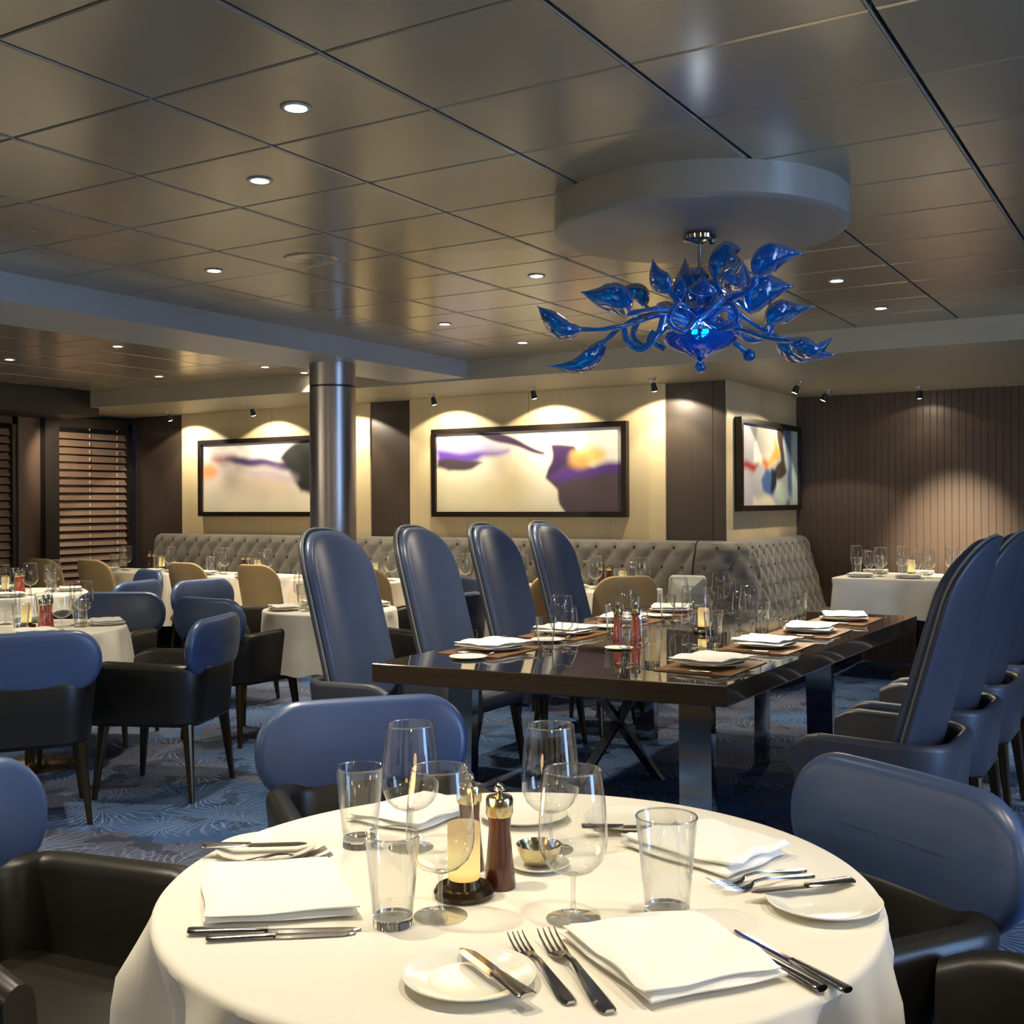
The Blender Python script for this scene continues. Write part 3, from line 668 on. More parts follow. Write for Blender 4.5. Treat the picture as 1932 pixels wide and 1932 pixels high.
tan_chair(-8.35, 6.78, 90, 'tan chair second from the left, behind two blue backs')
tan_chair(-7.20, 6.80, 90, 'tan chair between the two white sofa tables at the left')
tan_chair(-6.42, 6.82, 90, 'tan chair close left of the first tall blue chair')
tan_chair(-5.32, 6.82, 90, 'tan chair seen between the first and second tall chairs')
tan_chair(-3.95, 6.80, 165, 'tan chair seen edge-on between the third and fourth tall chairs')
tan_chair(-3.32, 6.83, 135, 'tan chair just right of the fourth tall chair')

# ------------------------------------------------------------------ tables and cloths
def cloth_mb(outline, ztop, drop, amp, nf, seed, flare=0.05, tdist=0.012, top_r=None):
    """outline: closed list (x,y) around the origin"""
    rs = np.random.default_rng(seed); n = len(outline); mb = MB(); ph = rs.uniform(0, 2 * PI, 4)
    per = [0.0]
    for i in range(n): per.append(per[-1] + math.dist(outline[i], outline[(i + 1) % n]))
    L = per[-1]; R = []
    nrm = []
    for i in range(n):
        a, b = outline[i - 1], outline[(i + 1) % n]; tx, ty = b[0] - a[0], b[1] - a[1]; l = math.hypot(tx, ty); nrm.append((ty / l, -tx / l))
    for k in (0.0, 0.25, 0.5, 0.75, 0.97): R.append([(x * k + 0.0005 * x, y * k + 0.0005 * y, ztop) for x, y in outline])
    er = 0.012
    for a in (0, 30, 60, 90):
        t = math.radians(a); R.append([(x - nx * er * (1 - math.sin(t)), y - ny * er * (1 - math.sin(t)), ztop - er * (1 - math.cos(t))) for (x, y), (nx, ny) in zip(outline, nrm)])
    ns = 12
    for k in range(1, ns + 1):
        q = k / ns; row = []
        for i, ((x, y), (nx, ny)) in enumerate(zip(outline, nrm)):
            s = per[i] / L * 2 * PI
            f = math.sin(nf * s + ph[0] + 0.9 * math.sin(2 * s + ph[1])) * 0.7 + 0.45 * math.sin((2 * nf - 3) * s + ph[2]) + 0.3 * math.sin(3 * s + ph[3])
            sh = (max(f, -0.9) - 0.25 * abs(f)) * amp * min(1, q * 5.5)
            d = flare * q ** 0.8 + sh
            row.append((x + nx * d, y + ny * d, ztop - er - (drop - er) * q - 0.01 * f * q))
        R.append(row)
    mb.rings(R, True, True, False)
    return mb
def round_outline(r, n): return [(r * math.cos(2 * PI * i / n), r * math.sin(2 * PI * i / n)) for i in range(n)]
def pedestal(r, h=0.72):
    return [('tabletop', MB().lathe([(0.001, h + 0.0), (r, h + 0.0), (r + 0.004, h + 0.008), (r, h + 0.018), (0.001, h + 0.018)], 48, cap0=True, cap1=True).mesh('tabletop', M['frame_dark'], False)),
            ('pedestal', MB().lathe([(0.045, 0.02), (0.04, 0.4), (0.06, h)], 24).mesh('pedestal', M['bronze'])), ('base', MB().lathe([(0.24, 0.0), (0.24, 0.012), (0.2, 0.025), (0.045, 0.03)], 40, cap0=True).mesh('base', M['gold']), 'gold coloured disc base')]
def round_table(x, y, r, drop, seed, lab, clab, nseg=180, amp=0.014, nf=9, flare=0.05):
    thing('round_table', lab, 'table', (x, y, 0), 0, pedestal(r - 0.03))
    o = new_obj('round_tablecloth', cloth_mb(round_outline(r, nseg), 0.745, drop, amp, nf, seed, flare).mesh('tablecloth', M['linen']), loc=(x, y, 0)); tag(o, clab, 'tablecloth')
FT = (-1.005, 1.671)
round_table(FT[0], FT[1], 0.61, 0.50, 3, 'round dining table under the bright white cloth in the foreground', 'white cloth over the large round table in the foreground', 380, 0.055, 13, 0.030)
round_table(-5.33, 3.82, 0.48, 0.30, 5, 'round dining table at the left edge, behind the chair seen from behind', 'white cloth over the round table at the left edge', 140, 0.02, 10)
round_table(-7.62, 5.27, 0.55, 0.30, 6, 'round dining table farther off at the left edge', 'white cloth over the farther round table at the left edge', 120, 0.02, 9)
round_table(-4.66, 5.46, 0.42, 0.36, 8, 'round dining table behind the nearest tall blue chair', 'white cloth over the round table behind the nearest tall chair', 120, 0.012, 9, 0.02)
def rect_table(cx, cy, w, d, h, drop, seed, lab, clab):
    a, b = w / 2, d / 2; mb = MB().box(-a + .02, a - .02, -b + .02, b - .02, h - 0.03, h - 0.007)
    ped = MB().lathe([(0.04, 0.02), (0.04, h - 0.03)], 16).mesh('pedestal', M['bronze']); 
    bs = MB().box(-0.2, 0.2, -0.2, 0.2, 0, 0.02).mesh('base', M['gold'], False)
    thing('rectangular_table', lab, 'table', (cx, cy, 0), 0, [('tabletop', mb.mesh('tabletop', M['frame_dark'], False)), ('pedestal', ped), ('base', bs)])
    out = densify(rrect(a, b, 0.03, 5), 0.03)
    o = new_obj('rectangular_tablecloth', cloth_mb(out, h - 0.005, drop, 0.012, 8, seed, 0.03).mesh('tablecloth', M['linen']), loc=(cx, cy, 0)); tag(o, clab, 'tablecloth')
SH = 0.775
rect_table(-8.62, 7.40, 1.22, 0.56, SH, 0.46, 1, 'sofa table nearest the dark shutters', 'white cloth on the sofa table nearest the dark shutters')
rect_table(-7.36, 7.40, 1.02, 0.56, SH, 0.46, 2, 'second sofa table from the left', 'white cloth on the second sofa table from the left')
rect_table(-6.00, 7.40, 1.05, 0.56, SH, 0.46, 3, 'sofa table behind the first two tall chairs', 'white cloth on the sofa table behind the first two tall chairs')
rect_table(-4.75, 7.40, 1.02, 0.56, SH, 0.46, 4, 'sofa table behind the second and third tall chairs', 'white cloth on the sofa table behind the third tall chair')
rect_table(-3.68, 7.38, 0.68, 0.56, SH, 0.46, 5, 'sofa table at the corner of the sofa', 'white cloth on the table at the corner of the sofa')
rect_table(-1.88, 9.45, 1.22, 0.85, 0.80, 0.31, 6, 'table with white cloth before the brown strip wall', 'white cloth on the far right table before the brown wall')
o = new_obj('grey_cushion', pad_mb(0.145, 0.185, 0.035, 0.05, 0.022, 0.05, lambda x, z, y: (y * 0.9 + 0.0 - z * 0.2, x, z + 0.19)).mesh('grey_cushion', M['cushion']), loc=(-3.27, 7.92, 0.476), rz=-1.45)
tag(o, 'pale grey cushion leaning on the sofa at its corner', 'cushion')

# dark lacquered table
NL, NR, FR, FL = (-2.872, 3.625), (-1.418, 3.795), (-1.348, 6.652), (-2.97, 6.52)
def quad_prism(q, z0, z1, bev=0.006):
    c = (sum(p[0] for p in q) / 4, sum(p[1] for p in q) / 4)
    def ins(d): return [(p[0] + (c[0] - p[0]) * d, p[1] + (c[1] - p[1]) * d) for p in q]
    R = [[(x, y, z0) for x, y in ins(0.004)], [(x, y, z0 + bev) for x, y in q], [(x, y, z1 - bev * .5) for x, y in q], [(x, y, z1) for x, y in ins(0.003)]]
    return R
mb = MB(); R = quad_prism((NL, NR, FR, FL), 0.672, 0.75); mb.rings(R, True, True, False, 1); mb.add(R[-1], [(0, 1, 2, 3)], 0)
slabs = [('tabletop', mb.mesh('tabletop', [M['gloss_top'], M['gloss_edge']], False), 'glossy black top with a thick brown edge')]
def flatleg(x0, y0, x1, y1, w, th, tilt=None):
    R = []
    for (x, y, z) in ((x1, y1, 0.0), ((x0 + x1) / 2, (y0 + y1) / 2, 0.336), (x0, y0, 0.672)):
        R.append([(x - w / 2, y - th / 2, z), (x + w / 2, y - th / 2, z), (x + w / 2, y + th / 2, z), (x - w / 2, y + th / 2, z)])
    return MB().rings(R, True, True, True).mesh('leg', M['chrome'], False)
for a in ((-1.62, 4.02, -1.60, 3.98, .13, .05), (-1.62, 5.65, -1.62, 5.70, .13, .05), (-2.66, 3.98, -2.66, 3.96, .12, .05), (-2.72, 5.95, -2.72, 5.98, .12, .05)): slabs.append(('leg', flatleg(*a), 'polished flat steel leg'))
for a in ((-2.66, 4.9, -2.32, 5.25, .05, .04), (-2.3, 5.25, -2.62, 4.95, .05, .04), (-2.0, 5.9, -1.99, 5.86, .07, .05)): slabs.append(('brace', flatleg(*a), 'thin dark steel brace'))
thing('lacquered_table', 'long glossy black dining table with thick brown edge in the middle of the room', 'table', (0, 0, 0), 0, slabs)

# ------------------------------------------------------------------ tableware
def wine_parts(seg, h=0.236, rb=0.055, rr=0.0455, foot=0.043):
    st = h * 0.30
    bowl = [(0.004, st), (0.018, st + 0.002), (rb * 0.62, st + h * 0.04), (rb * 0.84, st + h * 0.095), (rb * 0.96, st + h * 0.165), (rb, st + h * 0.24), (rb * 0.985, st + h * 0.34), (rb * 0.93, st + h * 0.50), (rr, h - 0.002), (rr - 0.0006, h), (rr - 0.0014, h - 0.002)]
    stem = [(foot, 0.0), (foot, 0.0015), (foot * 0.6, 0.004), (0.010, 0.008), (0.0045, 0.018), (0.0036, st * 0.5), (0.0042, st - 0.006), (0.008, st + 0.002), (0.001, st + 0.004)]
    rim = [(rr - 0.0016, h - 0.001), (rr - 0.0008, h + 0.0008), (rr + 0.0004, h - 0.001), (rr - 0.0006, h - 0.002)]
    return [('bowl', MB().lathe(bowl, seg).mesh('bowl', M['glass'])), ('stem', MB().lathe(stem, seg, cap0=True, cap1=True).mesh('stem', M['stemglass'])), ('rim', MB().lathe(rim, seg).mesh('rim', M['rimglass']))]
def tumbler_parts(seg, h=0.152, rt=0.046, rb=0.033):
    rim = [(rt - 0.0018, h - 0.0015), (rt - 0.0008, h + 0.0008), (rt + 0.0005, h - 0.0015), (rt - 0.0008, h - 0.0025)]
    wall = [(rb, 0.018), (rb + (rt - rb) * .35, h * .42), (rt, h - 0.001), (rt - 0.0008, h), (rt - 0.0016, h - 0.001), (rb + (rt - rb) * .35 - 0.002, h * .42), (rb - 0.003, 0.019)]
    base = [(0.001, 0.0), (rb - 0.002, 0.0), (rb - 0.0002, 0.002), (rb, 0.0175), (rb - 0.004, 0.0175), (0.001, 0.014)]
    return [('wall', MB().lathe(wall, seg).mesh('wall', M['glass'])), ('rim', MB().lathe(rim, seg).mesh('rim', M['rimglass'])), ('base', MB().lathe(base, seg, cap0=True, cap1=True).mesh('base', M['thickglass']), 'thick glass base')]
WG_HI, WG_LO, WG_S = wine_parts(56), wine_parts(16), wine_parts(16, 0.20, 0.036, 0.030, 0.036)
TB_HI, TB_LO = tumbler_parts(56), tumbler_parts(14)
def plate_parts(seg, r=0.092):
    prof = [(0.001, 0.0), (r * .55, 0.0), (r * .6, 0.002), (r * .92, 0.011), (r, 0.0145), (r * 1.003, 0.0165), (r * .985, 0.0165), (r * .88, 0.0125), (r * .68, 0.006), (r * .62, 0.005), (0.001, 0.005)]
    return [('plate_body', MB().lathe(prof, seg, cap0=True, cap1=True).mesh('plate_body', M['china']))]
PL_HI, PL_LO = plate_parts(72), plate_parts(24, 0.13)
def knife_parts(L=0.23):
    hb = L * 0.46; blade = MB(); n = 14; pts = []
    R = []
    for i in range(n + 1):
        t = i / n; x = hb - 0.004 + (L - hb + 0.004) * t
        w = 0.0085 * (1 - max(0, (t - 0.75) / 0.25) ** 2.2 * 0.85) * (0.8 + 0.2 * min(1, t * 5)); lo = -w; hi = 0.0072
        R.append([(x, lo, 0.0022), (x, 0, 0.0036), (x, hi * (1 - max(0, (t - .82) / .18) ** 2 * .7), 0.0030), (x, hi * (1 - max(0, (t - .82) / .18) ** 2 * .7), 0.0012), (x, 0, 0.0008)])
    blade.rings(R, True, True, True)
    R = []
    for t in (0, .04, .12, .35, .7, .92, 1):
        w = 0.0102 - 0.0040 * t; w = w * (0.75 if t == 0 else 1); z = 0.0045 + 0.0012 * (1 - t)
        R.append([(hb * t, w * math.cos(a), z + 0.0042 * math.sin(a)) for a in [2 * PI * k / 10 for k in range(10)]])
    return [('handle', MB().rings(R, True, True, True).mesh('handle', M['silver'])), ('blade', blade.mesh('blade', M['silver'], False))]
def fork_parts(L=0.205):
    h = MB(); R = []
    for t, w, z, th in ((0, .006, .003, .003), (.03, .0095, .003, .0035), (.12, .0105, .004, .0035), (.35, .0065, .009, .003), (.52, .0035, .0125, .0032), (.62, .0035, .011, .003), (.66, .006, .008, .002), (.70, .0105, .005, .0018), (.78, .0125, .0035, .0016)):
        R.append([(L * t, -w, z), (L * t, -w * .6, z + th), (L * t, w * .6, z + th), (L * t, w, z)])
    h.rings(R, True, True, True)
    tn = MB()
    for k in range(4):
        y = -0.0105 + 0.007 * k; Rr = []
        for t, ww, z in ((.775, .0021, .0035), (.86, .0016, .0055), (.94, .0013, .0095), (1.0, .0007, .0145)):
            Rr.append([(L * t, y - ww, z), (L * t, y - ww * .6, z + .0015), (L * t, y + ww * .6, z + .0015), (L * t, y + ww, z)])
        tn.rings(Rr, True, True, True)
    return [('handle', h.mesh('handle', M['silver'])), ('tines', tn.mesh('tines', M['silver'], False))]
KN, FK = knife_parts(), fork_parts()
def lay(kind, label, p0, p1, z, group=None, flip=False):
    """cutlery from handle end p0 towards tip p1"""
    parts, cat, L = (KN, 'knife', 0.23) if kind == 'knife' else (FK, 'fork', 0.205)
    a = math.atan2(p1[1] - p0[1], p1[0] - p0[0]); e = thing('table_' + kind, label, cat, (p0[0], p0[1], z), a, parts, group, math.dist(p0, p1) / L)
    if 'butter' in label: e.scale[1] *= 1.9
    return e
def napkin_mesh(q, layers=3, th=0.006, seed=0, n=22, wave=0.003, shift=0.008):
    """q: four corners (local xy) in order; layered folded cloth"""
    rs = np.random.default_rng(seed); mb = MB(); z = 0.0
    for L in range(layers):
        ph = rs.uniform(0, 6, 5); of = [(rs.uniform(-shift, shift), rs.uniform(-shift, shift)) if L else (0, 0) for _ in range(4)]
        c = [(q[k][0] + of[k][0] * (L > 0), q[k][1] + of[k][1] * (L > 0)) for k in range(4)]
        def P(u, v):
            x = (c[0][0] * (1 - u) + c[1][0] * u) * (1 - v) + (c[3][0] * (1 - u) + c[2][0] * u) * v
            y = (c[0][1] * (1 - u) + c[1][1] * u) * (1 - v) + (c[3][1] * (1 - u) + c[2][1] * u) * v
            e = 4 * u * (1 - u) ; w = wave * (math.sin(7 * v + ph[0]) * (1 - e) + 0.6 * math.sin(5 * u + 6 * v + ph[1]))
            dx = 0.0035 * math.sin(9 * v + ph[2]); dy = 0.0035 * math.sin(8 * u + ph[3])
            return x + dx, y + dy, w
        top, bot = [], []
        for i in range(n + 1):
            rt, rb = [], []
            for j in range(n + 1):
                u, v = i / n, j / n; x, y, w = P(u, v)
                m_ = min(u, 1 - u, v, 1 - v) * n; ed = min(1, m_ / 1.2); zz = th * (0.5 + 0.5 * math.sqrt(max(0, 1 - (1 - ed) ** 2)))
                rt.append((x, y, z + zz + abs(w) * (L + 1) / layers)); rb.append((x, y, z + th * (0.5 - 0.5 * ed) * 0.9 + abs(w) * (L > 0) * L / layers))
            top.append(rt); bot.append(rb)
        mb.grid(top, 0, True); mb.grid(bot, 0, False)
        for (a, b) in ((top[0], bot[0]), (top[-1], bot[-1]), ([r[0] for r in top], [r[0] for r in bot]), ([r[-1] for r in top], [r[-1] for r in bot])): mb.grid([a, b])
        z += th * 0.98
    return mb.mesh('napkin', M['napkin'])
def napkin(label, q, z, group=None, **kw):
    c = (sum(p[0] for p in q) / 4, sum(p[1] for p in q) / 4)
    me = napkin_mesh([(p[0] - c[0], p[1] - c[1]) for p in q], **kw); o = new_obj('folded_napkin', me, loc=(c[0], c[1], z)); tag(o, label, 'napkin', group); return o
TZ = 0.7455
# candle light, mills, butter dish
def candle_parts(seg=32):
    return [('shade', MB().lathe([(0.024, 0.028), (0.027, 0.032), (0.0275, 0.115), (0.026, 0.122), (0.020, 0.1235), (0.001, 0.1235)], seg, cap0=True, cap1=True).mesh('shade', M['candle']), 'glowing frosted glass shade'),
            ('dish', MB().lathe([(0.001, 0.0), (0.044, 0.0), (0.050, 0.004), (0.051, 0.010), (0.046, 0.018), (0.038, 0.014), (0.030, 0.016), (0.026, 0.030), (0.001, 0.030)], seg, cap0=True).mesh('dish', M['bronze']), 'dark polished dish')]
CN = candle_parts()
def mill_parts(wood_mat, seg=28):
    return [('body', MB().lathe([(0.001, 0), (0.027, 0.0), (0.0275, 0.004), (0.0235, 0.040), (0.0205, 0.072), (0.0185, 0.100), (0.020, 0.122)], seg, cap0=True).mesh('body', M[wood_mat])),
            ('cap', MB().lathe([(0.0215, 0.122), (0.0235, 0.126), (0.0235, 0.150), (0.0215, 0.155), (0.010, 0.157), (0.006, 0.160)], seg, cap0=True, cap1=True).mesh('cap', M['brass']), 'brass cap'),
            ('knob', MB().lathe([(0.001, 0.160)] + [(0.0095 * math.sin(a), 0.1685 - 0.0095 * math.cos(a)) for a in [PI * k / 10 for k in range(1, 10)]] + [(0.0005, 0.178)], 20, cap1=True).mesh('knob', M['silver']), 'round steel knob')]
ML, ML2 = mill_parts('millwood'), mill_parts('amber', 14)
def dish_parts(seg=36):
    return [('saucer', MB().lathe([(0.001, 0), (0.035, 0), (0.048, 0.005), (0.055, 0.009), (0.054, 0.010), (0.035, 0.004), (0.001, 0.004)], seg, cap0=True, cap1=True).mesh('saucer', M['china'])),
            ('bowl', MB().lathe([(0.001, 0.005), (0.018, 0.005), (0.030, 0.014), (0.038, 0.030), (0.041, 0.042), (0.0395, 0.042), (0.035, 0.028), (0.02, 0.012), (0.001, 0.010)], seg, cap0=True, cap1=True).mesh('bowl', M['brass']), 'polished metal bowl')]
DS = dish_parts()

g = 'glassware on the front round table'
thing('wine_glass', 'wine glass standing alone right of the pepper mill, long bare stem', 'glass', (-0.837, 1.559, TZ), 0, WG_HI, g)
thing('wine_glass', 'wine glass behind the clear tumbler, left of the candle', 'glass', (-1.025, 1.464, TZ), 0, WG_HI, g)
thing('wine_glass', 'tallest-looking wine glass at the back left, before the blue chair', 'glass', (-1.277, 1.727, TZ), 0, WG_HI, g)
thing('wine_glass', 'wine glass at the back, behind the lone wine glass', 'glass', (-1.041, 1.850, TZ), 0, WG_HI, g)
thing('tumbler', 'tumbler at the front left beside the candle, nearest the napkin', 'glass', (-1.067, 1.395, TZ), 0, TB_HI, g, 0.94)
thing('tumbler', 'tumbler at the back left edge of the front table', 'glass', (-1.369, 1.688, TZ), 0, TB_HI, g)
thing('tumbler', 'tumbler at the right, between the lone wine glass and the plate', 'glass', (-0.713, 1.640, TZ), 0, TB_HI, g, 1.06)
thing('candle_light', 'glowing yellow candle light on the front round table', 'candle', (-1.044, 1.560, TZ), 0, CN)
lamp('candle_flame', 'POINT', (-1.044, 1.560, TZ + 0.16), 0.35, (1, 0.6, 0.25), None, shadow_soft_size=0.03)
thing('pepper_mill', 'dark red wooden mill with brass cap, right of the candle', 'pepper mill', (-1.016, 1.628, TZ), 0, ML, 'mills on the front table')
thing('pepper_mill', 'dark wooden mill half hidden behind the glowing candle', 'pepper mill', (-1.112, 1.680, TZ), 0, ML, 'mills on the front table', 0.98)
thing('butter_dish', 'small polished bowl on a saucer behind the right mill', 'dish', (-1.010, 1.752, TZ), 0, DS)
g = 'bread plates on the front table'
thing('bread_plate', 'white bread plate at the front edge with a knife across it', 'plate', (-0.849, 1.280, TZ), 0, PL_HI, g)
thing('bread_plate', 'white bread plate at the right edge of the front table', 'plate', (-0.512, 1.806, TZ), 0, PL_HI, g)
thing('bread_plate', 'white bread plate at the left edge behind the folded napkin', 'plate', (-1.490, 1.560, TZ), 0, PL_HI, g)
thing('bread_plate', 'white bread plate at the back behind the wine glasses', 'plate', (-0.985, 2.08, TZ), 0, PL_HI, g)
thing('bread_plate', 'white bread plate at the back left behind the glasses', 'plate', (-1.19, 2.00, TZ), 0, PL_HI, g)
lay('knife', 'butter knife lying across the front bread plate', (-0.735, 1.245), (-0.898, 1.335), TZ + 0.0165)
lay('knife', 'butter knife resting on the bread plate at the right', (-0.492, 1.905), (-0.620, 1.768), TZ + 0.0165)
lay('knife', 'butter knife on the bread plate at the left edge', (-1.580, 1.488), (-1.425, 1.600), TZ + 0.0165)
lay('knife', 'butter knife on the bread plate at the back', (-1.030, 1.955), (-0.880, 2.050), TZ + 0.0165)
lay('fork', 'left one of the two forks before the camera', (-0.695, 1.288), (-0.868, 1.432), TZ)
lay('fork', 'right one of the two forks before the camera', (-0.640, 1.290), (-0.832, 1.462), TZ)
lay('knife', 'knife partly under the front napkin at the right', (-0.425, 1.492), (-0.653, 1.632), TZ)
lay('knife', 'outermost knife right of the front napkin', (-0.395, 1.506), (-0.600, 1.638), TZ)
lay('knife', 'knife in front of the left napkin, nearer the camera', (-1.268, 1.200), (-1.092, 1.336), TZ)
lay('knife', 'knife in front of the left napkin, against its fold', (-1.312, 1.205), (-1.095, 1.352), TZ)
lay('fork', 'fork behind the left napkin, farther one', (-1.50, 1.455), (-1.388, 1.612), TZ)
lay('fork', 'fork behind the left napkin, nearer one', (-1.47, 1.440), (-1.355, 1.590), TZ)
lay('fork', 'fork before the right-hand napkin, inner one', (-0.590, 1.965), (-0.705, 1.800), TZ)
lay('fork', 'fork before the right-hand napkin, outer one', (-0.570, 1.945), (-0.680, 1.780), TZ)
napkin('white folded napkin at the front edge before the camera', [(-0.820, 1.478), (-0.665, 1.635), (-0.474, 1.500), (-0.598, 1.330)], TZ + 0.0045, layers=2, th=0.011, seed=1, wave=0.005, shift=0.012)
napkin('white folded napkin at the left edge above two knives', [(-1.310, 1.235), (-1.125, 1.385), (-1.320, 1.545), (-1.510, 1.415)], TZ + 0.001, layers=2, th=0.012, seed=2, wave=0.003)
napkin('white folded napkin at the right behind the tumbler', [(-0.935, 1.930), (-0.690, 1.850), (-0.645, 2.030), (-0.810, 2.100)], TZ + 0.001, layers=2, th=0.014, seed=5, wave=0.006)
napkin('white folded napkin at the back left behind the wine glasses', [(-1.500, 1.800), (-1.320, 1.800), (-1.300, 2.00), (-1.460, 2.010)], TZ + 0.001, layers=2, th=0.012, seed=4)

# settings on the lacquered table
DZ = 0.7505
placemat_me = MB().rings([[(p[0], p[1], 0) for p in rrect(0.16, 0.22, 0.02, 4)], [(p[0], p[1], 0.003) for p in rrect(0.16, 0.22, 0.02, 4)]], True, True, True).mesh('placemat', M['mat'], False)
nap_lo = [napkin_mesh([(-0.10, -0.14), (0.12, -0.12), (0.10, 0.15), (-0.11, 0.13)], 2, 0.011, s_, 9, 0.006, 0.02) for s_ in (3, 6, 9)]
SY = [4.22, 4.90, 5.56, 6.20]
where = ['nearest', 'second', 'third', 'farthest']
for side, X, sg in (('left', -2.66, 1), ('right', -1.64, -1)):
    for k, y in enumerate(SY):
        pl = 'at the ' + where[k] + ' ' + side + '-hand place of the dark table'
        o = new_obj('placemat', placemat_me, loc=(X, y, DZ)); tag(o, 'brown leather placemat ' + pl, 'placemat', 'placemats on the dark table')
        thing('dinner_plate', 'white plate ' + pl, 'plate', (X, y, DZ + 0.003), 0, PL_LO, 'plates on the dark table')
        o = new_obj('folded_napkin', nap_lo[k % 3], loc=(X, y, DZ + 0.0195), rz=0.2 * (k - 1.5)); tag(o, 'loosely folded white napkin ' + pl, 'napkin', 'napkins on the dark table')
        gx = X + sg * 0.24; far = -sg * 0.0
        thing('wine_glass', 'larger wine glass ' + pl, 'glass', (gx, y + 0.19 * sg, DZ), 0, WG_LO, 'glasses on the dark table')
        thing('wine_glass', 'smaller wine glass ' + pl, 'glass', (gx + 0.09 * sg, y + 0.10 * sg, DZ), 0, WG_S, 'glasses on the dark table')
        thing('tumbler', 'tumbler ' + pl, 'glass', (gx - 0.02 * sg, y + 0.08 * sg, DZ), 0, TB_LO, 'glasses on the dark table')
        thing('bread_plate', 'small side plate ' + pl, 'plate', (X + sg * 0.05, y - 0.28 * sg, DZ), 0, PL_LO, 'side plates on the dark table', 0.62)
        lay('knife', 'knife ' + pl, (X - 0.08 * sg, y - 0.2 * -sg), (X + 0.13 * sg, y - 0.2 * -sg), DZ + 0.003)
        lay('fork', 'fork ' + pl, (X - 0.08 * sg, y - 0.18 * sg), (X + 0.11 * sg, y - 0.18 * sg), DZ + 0.003)
thing('candle_light', 'glowing candle light in the middle of the dark table', 'candle', (-2.10, 5.30, DZ), 0, CN)
thing('pepper_mill', 'left amber mill standing on the dark table', 'pepper mill', (-2.33, 4.80, DZ), 0, ML2, 'mills on the dark table')
thing('pepper_mill', 'right amber mill standing on the dark table', 'pepper mill', (-2.255, 4.835, DZ), 0, ML2, 'mills on the dark table')
thing('butter_dish', 'small pale dish on the dark table before the mills', 'dish', (-2.19, 4.52, DZ), 0, [('saucer', PL_LO[0][1])], None, 0.5)

# settings on the cloth-covered round and sofa tables
def setting(cx, cy, ang, r, z, lab, grp, mats=True):
    c, s_ = math.cos(ang), math.sin(ang)
    def W(a, b): return (cx + c * a - s_ * b, cy + s_ * a + c * b)
    x, y = W(r - 0.13, 0); thing('dinner_plate', 'white plate ' + lab, 'plate', (x, y, z), 0, PL_LO, grp, 0.8)
    o = new_obj('folded_napkin', nap_lo[0], loc=(x, y, z + 0.014), rz=ang); o.scale = (0.7, 0.7, 0.8); tag(o, 'white napkin ' + lab, 'napkin', grp)
    x, y = W(r - 0.24, 0.135); thing('wine_glass', 'larger wine glass ' + lab, 'glass', (x, y, z), 0, WG_LO, grp)
    x, y = W(r - 0.285, 0.035); thing('wine_glass', 'smaller wine glass ' + lab, 'glass', (x, y, z), 0, WG_S, grp)
    x, y = W(r - 0.265, -0.06); thing('tumbler', 'tumbler ' + lab, 'glass', (x, y, z), 0, TB_LO, grp)
side_w = {0: 'on its right', 90: 'on its far side', 180: 'on its left', 270: 'on its near side'}
for (cx, cy, r, nm) in ((-5.33, 3.82, 0.50, 'left-edge round table'), (-7.62, 5.27, 0.55, 'farther left-edge round table'), (-4.66, 5.46, 0.42, 'round table behind the tall chair')):
    for a in (-35, 55, 145, 235):
        b = {-35: 'near right', 55: 'far right', 145: 'far left', 235: 'near left'}[a]
        setting(cx, cy, math.radians(a), r, TZ, 'at the ' + b + ' of the ' + nm, 'tableware on the ' + nm)
    thing('candle_light', 'glowing candle light on the ' + nm, 'candle', (cx - 0.03, cy - 0.02, TZ), 0, CN)
    thing('pepper_mill', 'amber mill beside the candle on the ' + nm, 'pepper mill', (cx + 0.06, cy + 0.02, TZ), 0, ML2)
    thing('pepper_mill', 'second amber mill, right of the first, on the ' + nm, 'pepper mill', (cx + 0.03, cy + 0.075, TZ), 0, ML2)
for (cx, w, nm) in ((-8.62, 1.22, 'sofa table nearest the shutters'), (-7.36, 1.02, 'second sofa table from the left'), (-6.00, 1.05, 'sofa table behind the first tall chairs'), (-4.75, 1.02, 'sofa table behind the third tall chair'), (-3.68, 0.75, 'table at the sofa corner')):
    cy = 7.4
    for dx, b in ((-0.28, 'left'), (0.28, 'right')):
        setting(cx + dx * w * 0.9, cy - 0.02, -PI / 2, 0.30, SH, 'at the ' + b + ' of the ' + nm, 'tableware on the ' + nm)
    thing('candle_light', 'candle light on the ' + nm, 'candle', (cx + 0.05, cy + 0.16, SH), 0, CN)
    thing('pepper_mill', 'dark mill left of the candle on the ' + nm, 'pepper mill', (cx - 0.06, cy + 0.16, SH), 0, ML)
    thing('pepper_mill', 'second dark mill left of the candle on the ' + nm, 'pepper mill', (cx - 0.13, cy + 0.17, SH), 0, ML)
for dx in (-0.42, -0.05, 0.34):
    for dy, b in ((-0.02, 'near'), (0.0, 'far')):
        cx, cy = -1.88 + dx, 9.45
        lab = b + ' side, ' + {-0.42: 'left end', -0.05: 'middle', 0.34: 'right end'}[dx] + ' of the far right table'
        setting(cx, cy, -PI / 2 if b == 'near' else PI / 2, 0.40, 0.7955, 'on the ' + lab, 'tableware on the far right table')
thing('candle_light', 'yellow candle light on the far right table', 'candle', (-1.95, 9.42, 0.7955), 0, CN, None, 1.1)

